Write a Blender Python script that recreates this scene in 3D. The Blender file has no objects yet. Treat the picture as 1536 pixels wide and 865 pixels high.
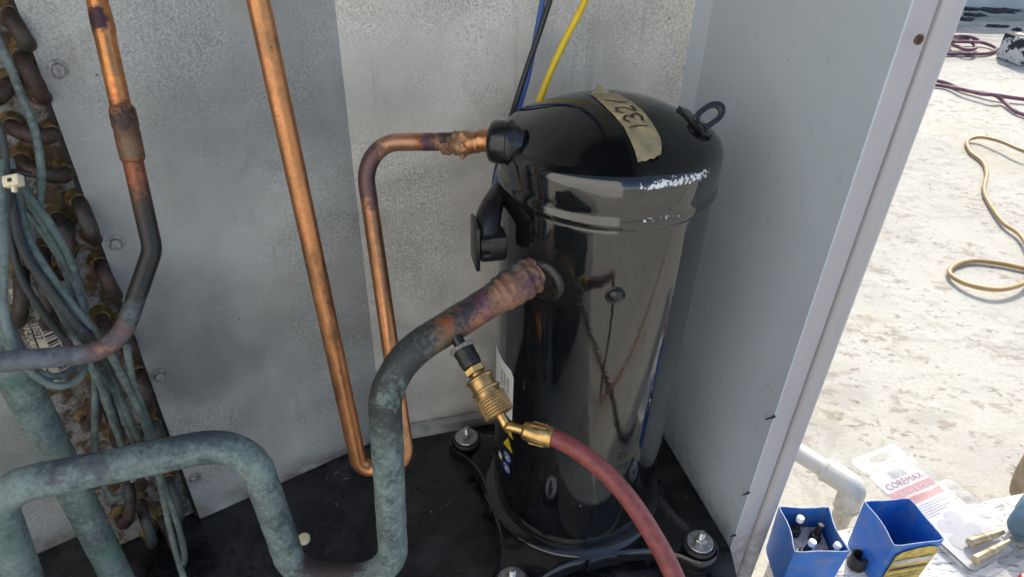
import bpy, bmesh, math, random
from mathutils import Vector, Matrix, noise

# ------------------------------------------------------------------ camera, sky, sun, exposure
scene = bpy.context.scene
COL = scene.collection
rot = Matrix([[0.9995, -0.031605, 0.0], [0.017973, 0.568396, -0.822559], [0.025997, 0.822148, 0.56868]])
cam_data = bpy.data.cameras.new('camera')
cam = bpy.data.objects.new('camera', cam_data)
cam.matrix_world = Matrix.Translation((0, 0, 0.65)) @ rot.to_4x4()
cam_data.sensor_width = 36.0
cam_data.lens = 36.0 * 1050.0 / 1536.0
cam_data.clip_start = 0.01
cam_data.clip_end = 500.0
COL.objects.link(cam)
scene.camera = cam

SUN_DIR = Vector((0.30, 0.68, 0.64)).normalized()      # towards the sun
world = bpy.data.worlds.new('World')
scene.world = world
world.use_nodes = True
wn = world.node_tree
wn.nodes.clear()
sky = wn.nodes.new('ShaderNodeTexSky')
sky.sky_type = 'NISHITA'
sky.sun_disc = False
sky.dust_density = 2.0
sky.sun_elevation = math.asin(SUN_DIR.z)
sky.sun_rotation = math.atan2(SUN_DIR.x, SUN_DIR.y)
bg = wn.nodes.new('ShaderNodeBackground')
bg.inputs['Strength'].default_value = 0.15
wo = wn.nodes.new('ShaderNodeOutputWorld')
wn.links.new(sky.outputs[0], bg.inputs[0])
wn.links.new(bg.outputs[0], wo.inputs[0])

sun_data = bpy.data.lights.new('sun', 'SUN')
sun_data.energy = 2.0
sun_data.angle = math.radians(0.53)
sun_data.color = (1.0, 0.93, 0.82)
sun = bpy.data.objects.new('sun', sun_data)
sun.rotation_euler = SUN_DIR.to_track_quat('Z', 'Y').to_euler()
COL.objects.link(sun)

scene.view_settings.view_transform = 'Standard'
scene.view_settings.look = 'None'
scene.view_settings.exposure = 1.1
scene.view_settings.gamma = 1.0

random.seed(7)
R = random.Random(11)

# ------------------------------------------------------------------ node helper
class Mat:
    def __init__(self, name, **kw):
        self.m = bpy.data.materials.new(name)
        self.m.use_nodes = True
        self.t = self.m.node_tree
        self.b = self.t.nodes['Principled BSDF']
        self.set(**kw)
        self._oc = None
    def node(self, typ, **kw):
        n = self.t.nodes.new(typ)
        for k, v in kw.items():
            setattr(n, k, v)
        return n
    def link(self, a, b):
        self.t.links.new(a, b)
    def put(self, sock, v):
        if isinstance(v, bpy.types.NodeSocket):
            self.link(v, sock)
        else:
            if sock.type == 'RGBA' and not isinstance(v, (int, float)) and len(v) == 3:
                v = (*v, 1.0)
            sock.default_value = v
    NAMES = dict(color='Base Color', rough='Roughness', metal='Metallic', spec='Specular IOR Level',
                 coat='Coat Weight', coatr='Coat Roughness', normal='Normal', alpha='Alpha', trans='Transmission Weight',
                 sss='Subsurface Weight', ior='IOR', sheen='Sheen Weight')
    def set(self, **kw):
        for k, v in kw.items():
            self.put(self.b.inputs[self.NAMES[k]], v)
        return self
    def oc(self):
        if self._oc is None:
            self._oc = self.node('ShaderNodeTexCoord')
        return self._oc.outputs['Object']
    def mapped(self, scale=(1, 1, 1), loc=(0, 0, 0), rotz=0.0, src=None):
        n = self.node('ShaderNodeMapping')
        n.inputs['Scale'].default_value = scale
        n.inputs['Location'].default_value = loc
        n.inputs['Rotation'].default_value = (0, 0, rotz)
        self.link(src or self.oc(), n.inputs[0])
        return n.outputs[0]
    def noise(self, scale, detail=4.0, rough=0.55, src=None, dist=0.0, col=False):
        n = self.node('ShaderNodeTexNoise')
        n.inputs['Scale'].default_value = scale
        n.inputs['Detail'].default_value = detail
        n.inputs['Roughness'].default_value = rough
        n.inputs['Distortion'].default_value = dist
        self.link(src or self.oc(), n.inputs['Vector'])
        return n.outputs['Color' if col else 'Fac']
    def voro(self, scale, src=None, feature='F1', out='Distance', rnd=1.0):
        n = self.node('ShaderNodeTexVoronoi', feature=feature)
        n.inputs['Scale'].default_value = scale
        n.inputs['Randomness'].default_value = rnd
        self.link(src or self.oc(), n.inputs['Vector'])
        return n.outputs[out]
    def math(self, op, a, b=0.0, c=0.0, clamp=False):
        n = self.node('ShaderNodeMath', operation=op, use_clamp=clamp)
        for i, v in enumerate((a, b, c)):
            self.put(n.inputs[i], v)
        return n.outputs[0]
    def rng(self, v, a, b, c=0.0, d=1.0, smooth=True):
        n = self.node('ShaderNodeMapRange')
        if smooth:
            n.interpolation_type = 'SMOOTHSTEP'
        self.put(n.inputs['Value'], v)
        for k, x in zip(('From Min', 'From Max', 'To Min', 'To Max'), (a, b, c, d)):
            n.inputs[k].default_value = x
        return n.outputs[0]
    def mix(self, f, a, b, blend='MIX'):
        n = self.node('ShaderNodeMix', data_type='RGBA', blend_type=blend)
        self.put(n.inputs[0], f)
        self.put(n.inputs[6], a)
        self.put(n.inputs[7], b)
        return n.outputs[2]
    def fmix(self, f, a, b):
        n = self.node('ShaderNodeMix', data_type='FLOAT')
        self.put(n.inputs[0], f)
        self.put(n.inputs[2], a)
        self.put(n.inputs[3], b)
        return n.outputs[0]
    def dist_to(self, p, src=None):
        n = self.node('ShaderNodeVectorMath', operation='DISTANCE')
        self.link(src or self.oc(), n.inputs[0])
        n.inputs[1].default_value = p
        return n.outputs['Value']
    def sep(self, src=None):
        n = self.node('ShaderNodeSeparateXYZ')
        self.link(src or self.oc(), n.inputs[0])
        return n.outputs
    def uv(self):
        return self.node('ShaderNodeTexCoord').outputs['UV']
    def bump(self, h, strength=0.3, dist=0.001):
        n = self.node('ShaderNodeBump')
        n.inputs['Strength'].default_value = strength
        n.inputs['Distance'].default_value = dist
        self.put(n.inputs['Height'], h)
        self.set(normal=n.outputs[0])
        return self

MATS = {}
def simple(name, color, rough=0.5, metal=0.0, var=0.12, scale=60, bump=0.0, bscale=400, **kw):
    if name in MATS:
        return MATS[name]
    s = Mat(name, rough=rough, metal=metal, **kw)
    f = s.noise(scale, 5)
    lo = tuple(c * (1 - var) for c in color)
    hi = tuple(min(1, c * (1 + var)) for c in color)
    s.set(color=s.mix(s.rng(f, 0.3, 0.7), lo, hi))
    s.set(rough=s.rng(s.noise(scale * 2.3, 3), 0.25, 0.75, max(0.02, rough * 0.8), min(1, rough * 1.2)))
    if bump:
        s.bump(s.noise(bscale, 3), bump, 0.0006)
    MATS[name] = s.m
    return s.m

# ------------------------------------------------------------------ materials
def m_galv(name, tone=1.0, speck=1.0, dirt=0.3, cool=0.0):
    s = Mat(name)
    g = s.noise(520, 2, 0.7)
    g2 = s.noise(1100, 2, 0.6)
    big = s.noise(9, 4, 0.55)
    mid = s.noise(34, 4, 0.6)
    amp = s.rng(big, 0.42, 0.62, 0.15, 1.0)
    gr = s.math('ADD', s.math('MULTIPLY', s.math('SUBTRACT', g, 0.5), 2.3 * speck), s.math('MULTIPLY', s.math('SUBTRACT', g2, 0.5), 1.5 * speck))
    v = s.math('MULTIPLY', gr, amp)
    v = s.math('ADD', v, s.math('ADD', s.math('MULTIPLY', s.math('SUBTRACT', mid, 0.5), 0.45), s.math('MULTIPLY', s.math('SUBTRACT', s.noise(6.5, 3, 0.5, dist=0.5), 0.5), 2.0)))
    v = s.math('ADD', v, 0.5, clamp=True)
    c = s.mix(v, (0.34 * tone * (1 - cool), 0.335 * tone, 0.32 * tone * (1 + cool)), (0.78 * tone * (1 - cool), 0.77 * tone, 0.73 * tone * (1 + cool)))
    d = s.math('MULTIPLY', s.rng(s.noise(14, 6, 0.65, dist=0.6), 0.56, 0.74), dirt)
    c = s.mix(d, c, (0.20, 0.175, 0.14))
    z = s.sep()[2]
    low = s.math('MULTIPLY', s.rng(s.math('ADD', z, s.math('MULTIPLY', s.noise(40, 5), 0.03)), 0.012, 0.05, 1.0, 0.0), s.rng(s.noise(30, 5), 0.35, 0.6))
    c = s.mix(s.math('MULTIPLY', low, 0.8), c, (0.11, 0.085, 0.06))
    drip = s.math('MULTIPLY', s.rng(s.noise(1.0, 5, 0.6, src=s.mapped((75, 75, 4.5))), 0.54, 0.66), s.rng(s.noise(7, 3), 0.48, 0.62))
    c = s.mix(s.math('MULTIPLY', drip, 0.18), c, (0.13 * tone, 0.125 * tone, 0.115 * tone))
    drip2 = s.math('MULTIPLY', s.rng(s.noise(1.0, 5, 0.6, src=s.mapped((110, 110, 7), loc=(3, 1, 2))), 0.57, 0.66), s.rng(s.noise(8, 3, src=s.mapped(loc=(4, 4, 4))), 0.5, 0.64))
    c = s.mix(s.math('MULTIPLY', drip2, 0.2), c, (0.80 * tone, 0.80 * tone, 0.78 * tone))
    sc_ = s.math('MULTIPLY', s.rng(s.noise(2.0, 3, 0.5, src=s.mapped((14, 14, 240), rotz=0.3)), 0.70, 0.73), s.rng(s.noise(10, 3, src=s.mapped(loc=(9, 2, 1))), 0.55, 0.62))
    c = s.mix(s.math('MULTIPLY', sc_, 0.5), c, (0.75, 0.75, 0.75))
    spots = s.rng(s.voro(42), 0.07, 0.045)
    spots = s.math('MULTIPLY', spots, s.rng(s.noise(17, 2), 0.52, 0.6))
    c = s.mix(s.math('MULTIPLY', spots, 0.7), c, (0.09, 0.085, 0.08))
    wh = s.math('MULTIPLY', s.rng(s.voro(75), 0.06, 0.03), s.rng(s.noise(11, 2), 0.55, 0.62))
    c = s.mix(s.math('MULTIPLY', wh, 0.6), c, (0.75, 0.75, 0.75))
    s.set(color=c, metal=0.25, rough=s.rng(mid, 0.3, 0.7, 0.42, 0.6))
    s.bump(g, 0.06, 0.0004)
    return s.m
GALV = m_galv('galvanised_steel', 1.0)
GALV_L = m_galv('galvanised_steel_weathered_shaded', 0.70, 0.85, 0.4, 0.05)  # darker, cooler copy: shade of the left plate in the colour, plus heavier dirt

def m_panel(name, col, rough=0.32):
    s = Mat(name, rough=rough, coat=0.15, coatr=0.25)
    b = s.noise(5, 3)
    c = s.mix(s.rng(b, 0.3, 0.7), tuple(x * 0.94 for x in col), tuple(x * 1.05 for x in col))
    sp = s.math('MULTIPLY', s.rng(s.voro(55), 0.06, 0.035), s.rng(s.noise(20, 2), 0.55, 0.6))
    c = s.mix(s.math('MULTIPLY', sp, 0.8), c, (0.06, 0.055, 0.05))
    st = s.noise(6, 5, 0.6, src=s.mapped((30, 30, 2.0)))
    c = s.mix(s.rng(st, 0.58, 0.8, 0.0, 0.06), c, tuple(x * 0.75 for x in col))
    z = s.sep()[2]
    gr = s.math('MULTIPLY', s.rng(s.math('ADD', z, s.math('MULTIPLY', s.noise(45, 5, 0.65), 0.12)), 0.05, 0.13, 1.0, 0.0), s.rng(s.noise(80, 5, 0.65), 0.40, 0.62))
    c = s.mix(s.math('MULTIPLY', gr, 0.45), c, (0.12, 0.105, 0.085))
    scr = s.math('MULTIPLY', s.rng(s.noise(3.0, 4, 0.6, src=s.mapped((160, 160, 6), rotz=0.4)), 0.66, 0.70), s.rng(s.noise(12, 3), 0.52, 0.60))
    c = s.mix(s.math('MULTIPLY', scr, 0.4), c, tuple(min(1, x * 1.5) for x in col))
    s.set(color=c, rough=s.rng(s.noise(90, 3), 0.3, 0.7, rough * 0.85, rough * 1.2))
    s.bump(s.math('ADD', s.math('MULTIPLY', s.noise(700, 2), 0.02), s.noise(9, 2, 0.4)), 0.12, 0.004)
    return s
PANEL = m_panel('painted_panel_blue_grey', (0.43, 0.495, 0.555)).m
_p = m_panel('painted_post_grey', (0.365, 0.355, 0.375), 0.4)
# rust bleeding round the empty screw hole
_d = _p.dist_to((0.2458, 0.4542, 0.5349))
_d = _p.math('ADD', _d, _p.math('MULTIPLY', _p.math('SUBTRACT', _p.noise(260, 4), 0.5), 0.006))
_old = _p.b.inputs['Base Color'].links[0].from_socket
_c = _p.mix(_p.rng(_d, 0.0075, 0.0045), _old, (0.34, 0.12, 0.03))
_x = _p.dist_to((0.2504, 0.4382, 0.1046))
_x = _p.math('ADD', _x, _p.math('MULTIPLY', _p.math('SUBTRACT', _p.noise(300, 3), 0.5), 0.008))
_c = _p.mix(_p.rng(_x, 0.004, 0.002), _c, (0.30, 0.06, 0.03))
_p.set(color=_c)
POST = _p.m

def m_black_gloss():
    s = Mat('black_gloss_paint', spec=0.5)
    cx, cy = 0.074, 0.526
    x, y, z = s.sep()
    c = s.mix(s.rng(s.noise(25, 5), 0.45, 0.75), (0.0045, 0.005, 0.006), (0.012, 0.0125, 0.013))
    dust = s.math('MULTIPLY', s.rng(s.noise(14, 6, 0.62), 0.5, 0.78), s.rng(z, 0.43, 0.45))
    c = s.mix(s.math('MULTIPLY', dust, 0.025), c, (0.30, 0.27, 0.22))
    # chipped paint along the rim of the cap: bare pale metal
    ang = s.math('ARCTAN2', s.math('SUBTRACT', y, cy), s.math('SUBTRACT', x, cx))
    n1 = s.noise(330, 4, 0.7)
    n2 = s.noise(60, 3)
    zb = s.math('ABSOLUTE', s.math('SUBTRACT', s.math('ADD', z, s.math('MULTIPLY', s.math('SUBTRACT', n2, 0.5), 0.010)), 0.4350))
    band = s.rng(zb, 0.0062, 0.0012)
    aw = s.math('MULTIPLY', s.rng(ang, -1.50, -1.38), s.rng(ang, -0.62, -0.80))
    chip = s.math('MULTIPLY', s.rng(s.math('ADD', s.math('MULTIPLY', band, aw), s.math('MULTIPLY', s.math('SUBTRACT', n1, 0.5), 3.2)), 0.93, 1.05), s.rng(s.math('MULTIPLY', band, aw), 0.05, 0.25))
    zb2 = s.math('ABSOLUTE', s.math('SUBTRACT', z, 0.4085))
    band2 = s.math('MULTIPLY', s.rng(zb2, 0.004, 0.001), s.math('MULTIPLY', s.rng(ang, -1.42, -1.36), s.rng(ang, -0.95, -1.05)))
    chip2 = s.rng(s.math('MULTIPLY', band2, s.noise(240, 4, 0.7)), 0.56, 0.62)
    # few tiny nicks over the whole shell
    nick = s.math('MULTIPLY', s.rng(s.voro(38), 0.05, 0.028), s.rng(s.noise(13, 2), 0.55, 0.6))
    chip = s.math('MAXIMUM', s.math('MAXIMUM', chip, chip2), s.math('MULTIPLY', nick, 0.6), clamp=True)
    # sooty burnt ring round the brazed suction stub
    soot = s.dist_to((0.0227, 0.4557, 0.3450))
    soot = s.rng(s.math('ADD', soot, s.math('MULTIPLY', s.math('SUBTRACT', s.noise(110, 5, 0.7), 0.5), 0.05)), 0.036, 0.016)
    c = s.mix(chip, c, (0.62, 0.62, 0.60))
    c = s.mix(s.math('MULTIPLY', soot, s.rng(s.noise(300, 4, 0.7), 0.52, 0.75, 0.0, 0.18)), c, (0.10, 0.095, 0.09))
    r = s.rng(s.noise(70, 4), 0.35, 0.75, 0.045, 0.09)
    r = s.fmix(s.math('MAXIMUM', chip, s.math('MULTIPLY', soot, 0.5)), r, 0.45)
    r = s.math('ADD', r, s.math('MULTIPLY', dust, 0.10))
    s.set(color=c, rough=r, ior=s.fmix(soot, s.rng(z, 0.434, 0.444, 1.88, 1.36), 1.35))
    h = s.math('ADD', s.math('MULTIPLY', s.noise(420, 2, 0.5), 0.35), s.math('MULTIPLY', soot, s.math('MULTIPLY', s.noise(260, 4, 0.7), 4.0)))
    h = s.math('ADD', h, s.math('MULTIPLY', s.noise(60, 2), 0.6))
    s.bump(h, 0.15, 0.0006)
    return s.m
BLACK = m_black_gloss()
BLACK_PLAIN = simple('black_paint_satin', (0.009, 0.0095, 0.011), 0.25, var=0.4, scale=80, bump=0.15)
BLACK_FOOT = simple('black_gloss_foot', (0.007, 0.0075, 0.009), 0.13, var=0.4, scale=80, bump=0.12, ior=1.65)
RUBBER = simple('black_rubber', (0.012, 0.012, 0.013), 0.55, var=0.3, bump=0.2)
PLASTIC_BLK = simple('black_plastic', (0.011, 0.011, 0.013), 0.33, var=0.25, bump=0.1)

def m_pan():
    s = Mat('black_base_pan_dirty')
    n = s.noise(22, 6, 0.6)
    n2 = s.noise(95, 5, 0.65)
    c = s.mix(s.rng(n, 0.42, 0.7), (0.005, 0.0055, 0.007), (0.026, 0.026, 0.028))
    c = s.mix(s.math('MULTIPLY', s.rng(n2, 0.55, 0.75), 0.5), c, (0.070, 0.066, 0.062))
    dots = s.math('MULTIPLY', s.rng(s.voro(85), 0.30, 0.22), s.rng(s.noise(15, 3), 0.47, 0.55))
    c = s.mix(dots, c, (0.004, 0.004, 0.005))
    fl = s.math('MULTIPLY', s.rng(s.voro(70), 0.085, 0.05), s.rng(s.noise(19, 2), 0.54, 0.58))
    c = s.mix(s.math('MULTIPLY', fl, 0.75), c, (0.42, 0.42, 0.41))
    br = s.rng(s.noise(9, 5, 0.6), 0.58, 0.8)
    c = s.mix(s.math('MULTIPLY', br, 0.35), c, (0.09, 0.065, 0.045))
    s.set(color=c, rough=s.math('ADD', s.rng(n2, 0.3, 0.7, 0.12, 0.30), s.rng(n, 0.40, 0.62, 0.0, 0.30)))
    s.bump(s.math('ADD', n2, s.math('MULTIPLY', s.noise(500, 3), 0.4)), 0.25, 0.0008)
    return s.m
PAN = m_pan()

def layers(s, c, r, m, ls):
    for i, (p, rad, fe, col, lr, lm, jit, sc) in enumerate(ls):
        d = s.dist_to(p)
        d = s.math('ADD', d, s.math('MULTIPLY', s.math('SUBTRACT', s.noise(sc * 1.4, 6, 0.75), 0.5), jit * 1.8))
        f = s.rng(d, rad + fe, rad - fe)
        c = s.mix(f, c, col)
        r = s.fmix(f, r, lr)
        m = s.fmix(f, m, lm)
    return c, r, m

def m_copper(name, ls=(), dull=0.6, tint=(0.50, 0.235, 0.105)):
    s = Mat(name)
    st = s.noise(40, 5, 0.6, src=s.mapped((5, 5, 0.7)))
    n = s.noise(60, 5, 0.6)
    c = s.mix(s.rng(st, 0.35, 0.7), tint, tuple(min(1, v * 1.2) for v in tint))
    c = s.mix(s.rng(n, 0.5, 0.8, 0.0, dull), c, (0.30, 0.15, 0.09))
    c = s.mix(s.rng(s.noise(20, 6, 0.65, dist=0.5), 0.48, 0.64, 0, dull), c, (0.24, 0.135, 0.075))
    c = s.mix(s.rng(s.noise(55, 6, 0.7, src=s.mapped((1, 1, 0.35))), 0.54, 0.68, 0, 0.6), c, (0.13, 0.075, 0.05))
    specks = s.math('MULTIPLY', s.rng(s.voro(140), 0.12, 0.06), s.rng(s.noise(40, 2), 0.56, 0.6))
    c = s.mix(specks, c, (0.05, 0.03, 0.02))
    r = s.rng(n, 0.3, 0.7, 0.30, 0.46)
    c, r, m = layers(s, c, r, 0.85, ls)
    mo = s.noise(330, 5, 0.75)
    c = s.mix(s.rng(mo, 0.42, 0.66, 0.0, 0.30), c, s.mix(0.65, c, (0.03, 0.02, 0.016)))
    s.set(color=c, rough=r, metal=m)
    s.bump(s.noise(220, 4, 0.65), 0.12, 0.0006)
    return s.m

def m_patina(name, ls=(), green=1.0, dark=0.0):
    s = Mat(name)
    n = s.noise(55, 6, 0.65)
    n2 = s.noise(260, 5, 0.7)
    big = s.noise(13, 5, 0.6, dist=0.4)
    c = s.mix(s.rng(n, 0.32, 0.68), (0.055, 0.085, 0.083), (0.185, 0.245, 0.235))
    c = s.mix(s.rng(n2, 0.40, 0.72, 0, 0.8), c, (0.27, 0.35, 0.34))
    c = s.mix(s.rng(big, 0.50, 0.66, 0, 0.75 * green), c, (0.085, 0.19, 0.15))
    c = s.mix(s.rng(s.noise(26, 6, 0.72, dist=0.6), 0.54, 0.70, 0, 0.85), c, (0.040, 0.052, 0.058))
    c = s.mix(s.rng(s.noise(70, 6, 0.75), 0.60, 0.72, 0, 0.7), c, (0.07, 0.040, 0.034))
    c = s.mix(s.math('MULTIPLY', s.rng(s.noise(11, 5, 0.65, dist=0.8), 0.50, 0.64), 0.5), c, (0.26, 0.34, 0.32))
    fl = s.math('MULTIPLY', s.rng(n2, 0.62, 0.72), s.rng(s.noise(22, 3), 0.5, 0.6))
    c = s.mix(s.math('MULTIPLY', fl, 0.35), c, (0.40, 0.47, 0.45))
    r = s.rng(n, 0.3, 0.7, 0.55, 0.8)
    c, r, m = layers(s, c, r, 0.05, ls)
    mo = s.noise(210, 6, 0.78)
    c = s.mix(s.rng(mo, 0.46, 0.66, 0.0, 0.40), c, s.mix(0.7, c, (0.015, 0.016, 0.018)))
    c = s.mix(s.math('MULTIPLY', s.rng(s.noise(420, 4, 0.75), 0.58, 0.66), s.rng(s.noise(45, 4), 0.46, 0.6, 0, 0.30)), c, (0.34, 0.38, 0.37))
    if dark:
        c = s.mix(s.rng(s.noise(24, 5, 0.6), 0.35, 0.65, dark * 0.6, min(1, dark * 1.4)), c, (0.018, 0.022, 0.022))
    s.set(color=c, rough=r, metal=m)
    s.bump(s.math('ADD', n2, s.math('MULTIPLY', n, 0.7)), 0.30, 0.0008)
    return s.m

BRASS = simple('brass', (0.42, 0.275, 0.12), 0.36, 0.9, var=0.28, scale=160, bump=0.12)
BRASS_BRIGHT = simple('brass_bright', (0.55, 0.36, 0.135), 0.30, 0.95, var=0.15, scale=120)
BRASS_PALE = simple('pale_brass', (0.50, 0.40, 0.22), 0.35, 0.75, var=0.12, scale=200)
STEEL = simple('zinc_plated_steel', (0.42, 0.42, 0.41), 0.32, 0.85, var=0.3, scale=300)
SCREW = simple('weathered_screw_steel', (0.30, 0.30, 0.30), 0.5, 0.6, var=0.35, scale=300)
HOSE_RED = simple('red_rubber_hose', (0.20, 0.045, 0.042), 0.5, var=0.22, scale=180, bump=0.35, bscale=900)
HOSE_YEL = simple('tan_yellow_hose', (0.42, 0.26, 0.095), 0.45, var=0.15, scale=20)
CORD = simple('maroon_cord', (0.17, 0.075, 0.10), 0.6, var=0.3, scale=30)
WIRE_K = simple('black_wire', (0.012, 0.012, 0.014), 0.35)
WIRE_B = simple('blue_wire', (0.03, 0.10, 0.36), 0.35)
WIRE_Y = simple('yellow_wire', (0.70, 0.50, 0.02), 0.35, var=0.06)
CREAM = simple('cream_plastic', (0.62, 0.55, 0.38), 0.5, var=0.12)
CAP_TIP = simple('white_plastic', (0.80, 0.80, 0.76), 0.4, var=0.05)
PVC = None

def m_pvc():
    s = Mat('white_pvc', rough=0.38)
    d = s.dist_to((0.4277, 0.5716, -0.0707))
    d = s.math('ADD', d, s.math('MULTIPLY', s.math('SUBTRACT', s.noise(90, 6, 0.7), 0.5), 0.09))
    f = s.math('MULTIPLY', s.rng(d, 0.05, 0.02), s.rng(s.noise(110, 5, 0.7), 0.44, 0.66))
    c = s.mix(s.rng(s.noise(30, 4), 0.4, 0.7), (0.56, 0.545, 0.48), (0.48, 0.46, 0.38))
    c = s.mix(s.math('MULTIPLY', f, 0.8), c, (0.33, 0.28, 0.19))
    s.set(color=c)
    s.bump(s.noise(300, 3), 0.08, 0.0005)
    return s.m
PVC = m_pvc()

def m_blue():
    s = Mat('blue_plastic', ior=1.5)
    n = s.noise(28, 5, 0.6)
    c = s.mix(s.rng(n, 0.35, 0.7), (0.010, 0.115, 0.44), (0.02, 0.155, 0.54))
    sc = s.rng(s.noise(40, 6, 0.7), 0.42, 0.66, 0.0, 0.55)
    c = s.mix(sc, c, (0.15, 0.19, 0.28))
    s.set(color=c, rough=s.rng(n, 0.3, 0.7, 0.35, 0.55))
    s.bump(s.noise(180, 4), 0.12, 0.0006)
    return s.m
BLUE = m_blue()
BLUE_RIM = simple('blue_rim_highlight', (0.17, 0.25, 0.42), 0.45, var=0.3, scale=200)  # pale blue of the painted rim highlight

def m_roof():
    s = Mat('white_roof_coating')
    a = s.mapped((1.0, 1.0, 1.0))
    st = s.mapped((0.75, 1.25, 1.0), rotz=0.5)
    big = s.noise(1.3, 6, 0.6)
    mid = s.noise(7, 6, 0.62, src=st, dist=0.5)
    fine = s.noise(34, 6, 0.68, src=st, dist=0.4)
    vf = s.noise(150, 5, 0.7)
    c = s.mix(s.rng(big, 0.38, 0.62), (0.46, 0.44, 0.37), (0.40, 0.38, 0.315))
    c = s.mix(s.rng(vf, 0.38, 0.64, 0, 0.35), c, (0.29, 0.27, 0.225))
    sm = s.rng(s.noise(3.1, 6, 0.65, src=st), 0.46, 0.62, 0, 0.40)
    c = s.mix(sm, c, (0.31, 0.30, 0.27))
    c = s.mix(s.rng(s.noise(11, 6, 0.7, src=st, dist=0.8), 0.52, 0.62, 0, 0.35), c, (0.25, 0.23, 0.185))
    patch = s.rng(mid, 0.44, 0.56)
    fl = s.math('MULTIPLY', s.rng(fine, 0.52, 0.60), patch)
    c = s.mix(s.math('MULTIPLY', fl, 0.6), c, (0.19, 0.15, 0.095))
    fl2 = s.math('MULTIPLY', s.rng(s.noise(60, 4, 0.6, src=st), 0.58, 0.65), s.rng(s.noise(5, 4), 0.42, 0.56))
    c = s.mix(s.math('MULTIPLY', fl2, 0.75), c, (0.14, 0.105, 0.07))
    pale = s.math('MULTIPLY', s.rng(s.noise(22, 5, 0.65, src=st), 0.54, 0.62), s.rng(s.noise(3.7, 3), 0.45, 0.6))
    c = s.mix(s.math('MULTIPLY', pale, 0.6), c, (0.47, 0.455, 0.41))
    ye = s.rng(s.noise(2.2, 4), 0.54, 0.70, 0, 0.35)
    c = s.mix(ye, c, (0.36, 0.32, 0.19))
    y = s.sep()[1]
    far = s.math('MULTIPLY', s.rng(y, 2.6, 3.5), s.rng(s.noise(5, 6, 0.65, src=s.mapped((0.6, 1.6, 1))), 0.44, 0.60))
    c = s.mix(s.math('MULTIPLY', far, 0.6), c, (0.16, 0.15, 0.14))
    s.set(color=c, rough=0.75)
    s.bump(s.math('ADD', s.math('MULTIPLY', fine, 0.7), s.math('ADD', mid, s.math('MULTIPLY', vf, 0.25))), 0.35, 0.006)
    return s.m
ROOF = m_roof()

def m_flaky():
    s = Mat('flaking_white_paint', rough=0.7)
    n = s.noise(85, 6, 0.7, src=s.mapped((0.6, 1.6, 1.2)), dist=0.8)
    c = s.mix(s.rng(n, 0.50, 0.60), (0.66, 0.645, 0.60), (0.24, 0.235, 0.22))
    c = s.mix(s.rng(s.noise(30, 5), 0.5, 0.7, 0, 0.45), c, (0.45, 0.42, 0.36))
    s.set(color=c)
    s.bump(n, 0.5, 0.0012)
    return s.m
FLAKY = m_flaky()

def m_tubesheet():
    s = Mat('rust_stained_tube_sheet')
    n = s.noise(58, 6, 0.65, dist=0.6)
    g = s.noise(500, 3, 0.7)
    c = s.mix(s.rng(g, 0.3, 0.7), (0.13, 0.13, 0.13), (0.30, 0.30, 0.30))
    c = s.mix(s.rng(n, 0.44, 0.58), c, (0.075, 0.045, 0.018))
    c = s.mix(s.rng(s.noise(90, 6, 0.7), 0.54, 0.64, 0, 0.9), c, (0.17, 0.115, 0.040))
    c = s.mix(s.rng(s.noise(34, 5, 0.65), 0.54, 0.66, 0, 0.9), c, (0.020, 0.016, 0.014))
    s.set(color=c, rough=0.7, metal=0.1)
    s.bump(s.math('ADD', n, s.math('MULTIPLY', g, 0.3)), 0.5, 0.0015)
    return s.m
TUBESHEET = m_tubesheet()

def m_bend():
    s = Mat('oxidised_return_bend')
    n = s.noise(75, 6, 0.65)
    x = s.noise(17, 4)
    c = s.mix(s.rng(n, 0.35, 0.7), (0.024, 0.014, 0.011), (0.080, 0.048, 0.038))
    c = s.mix(s.rng(x, 0.50, 0.62, 0, 0.8), c, (0.060, 0.076, 0.072))
    c = s.mix(s.rng(s.noise(190, 5, 0.7), 0.58, 0.72, 0, 0.7), c, (0.11, 0.12, 0.115))
    s.set(color=c, rough=0.55, metal=0.2)
    s.bump(n, 0.3, 0.0008)
    return s.m
BEND = m_bend()
COLLAR = simple('golden_rust_collar', (0.13, 0.085, 0.03), 0.65, 0.1, var=0.6, scale=200, bump=0.4)
CAPIL = m_patina('verdigris_capillary', green=0.55, dark=0.42)
CAPIL_DK = m_patina('verdigris_capillary_dark', [((-0.2902, 0.3561, 0.4089), 0.10, 0.02, (0.045, 0.052, 0.055), 0.6, 0.05, 0.09, 60)], green=0.3, dark=0.5)
HEADER = m_patina('verdigris_header', [((-0.3539, 0.3700, 0.2532), 0.0, 0.001, (0.1, 0.1, 0.1), 0.6, 0, 0.0, 20)], green=1.6, dark=0.25)

def m_tape():
    s = Mat('masking_tape', rough=0.6)
    n = s.noise(70, 5, 0.6, dist=0.8)
    c = s.mix(s.rng(n, 0.35, 0.65), (0.36, 0.29, 0.15), (0.22, 0.195, 0.125))
    c = s.mix(s.rng(s.noise(420, 4, 0.7), 0.5, 0.75, 0, 0.55), c, (0.14, 0.125, 0.09))
    c = s.mix(s.rng(s.noise(45, 4, 0.6), 0.6, 0.7, 0, 0.7), c, (0.55, 0.43, 0.20))
    s.set(color=c)
    s.bump(s.math('ADD', n, s.math('MULTIPLY', s.noise(500, 3), 0.3)), 0.5, 0.0016)
    return s.m
TAPE = m_tape()
INK = simple('black_ink', (0.012, 0.012, 0.012), 0.5)
PAPER = simple('white_paper', (0.66, 0.66, 0.64), 0.5, var=0.08, scale=40)
PAPER_OLD = simple('aged_label_paper', (0.46, 0.43, 0.36), 0.6, var=0.2, scale=60)
CARD = simple('package_card', (0.50, 0.50, 0.52), 0.45, var=0.03)
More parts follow.
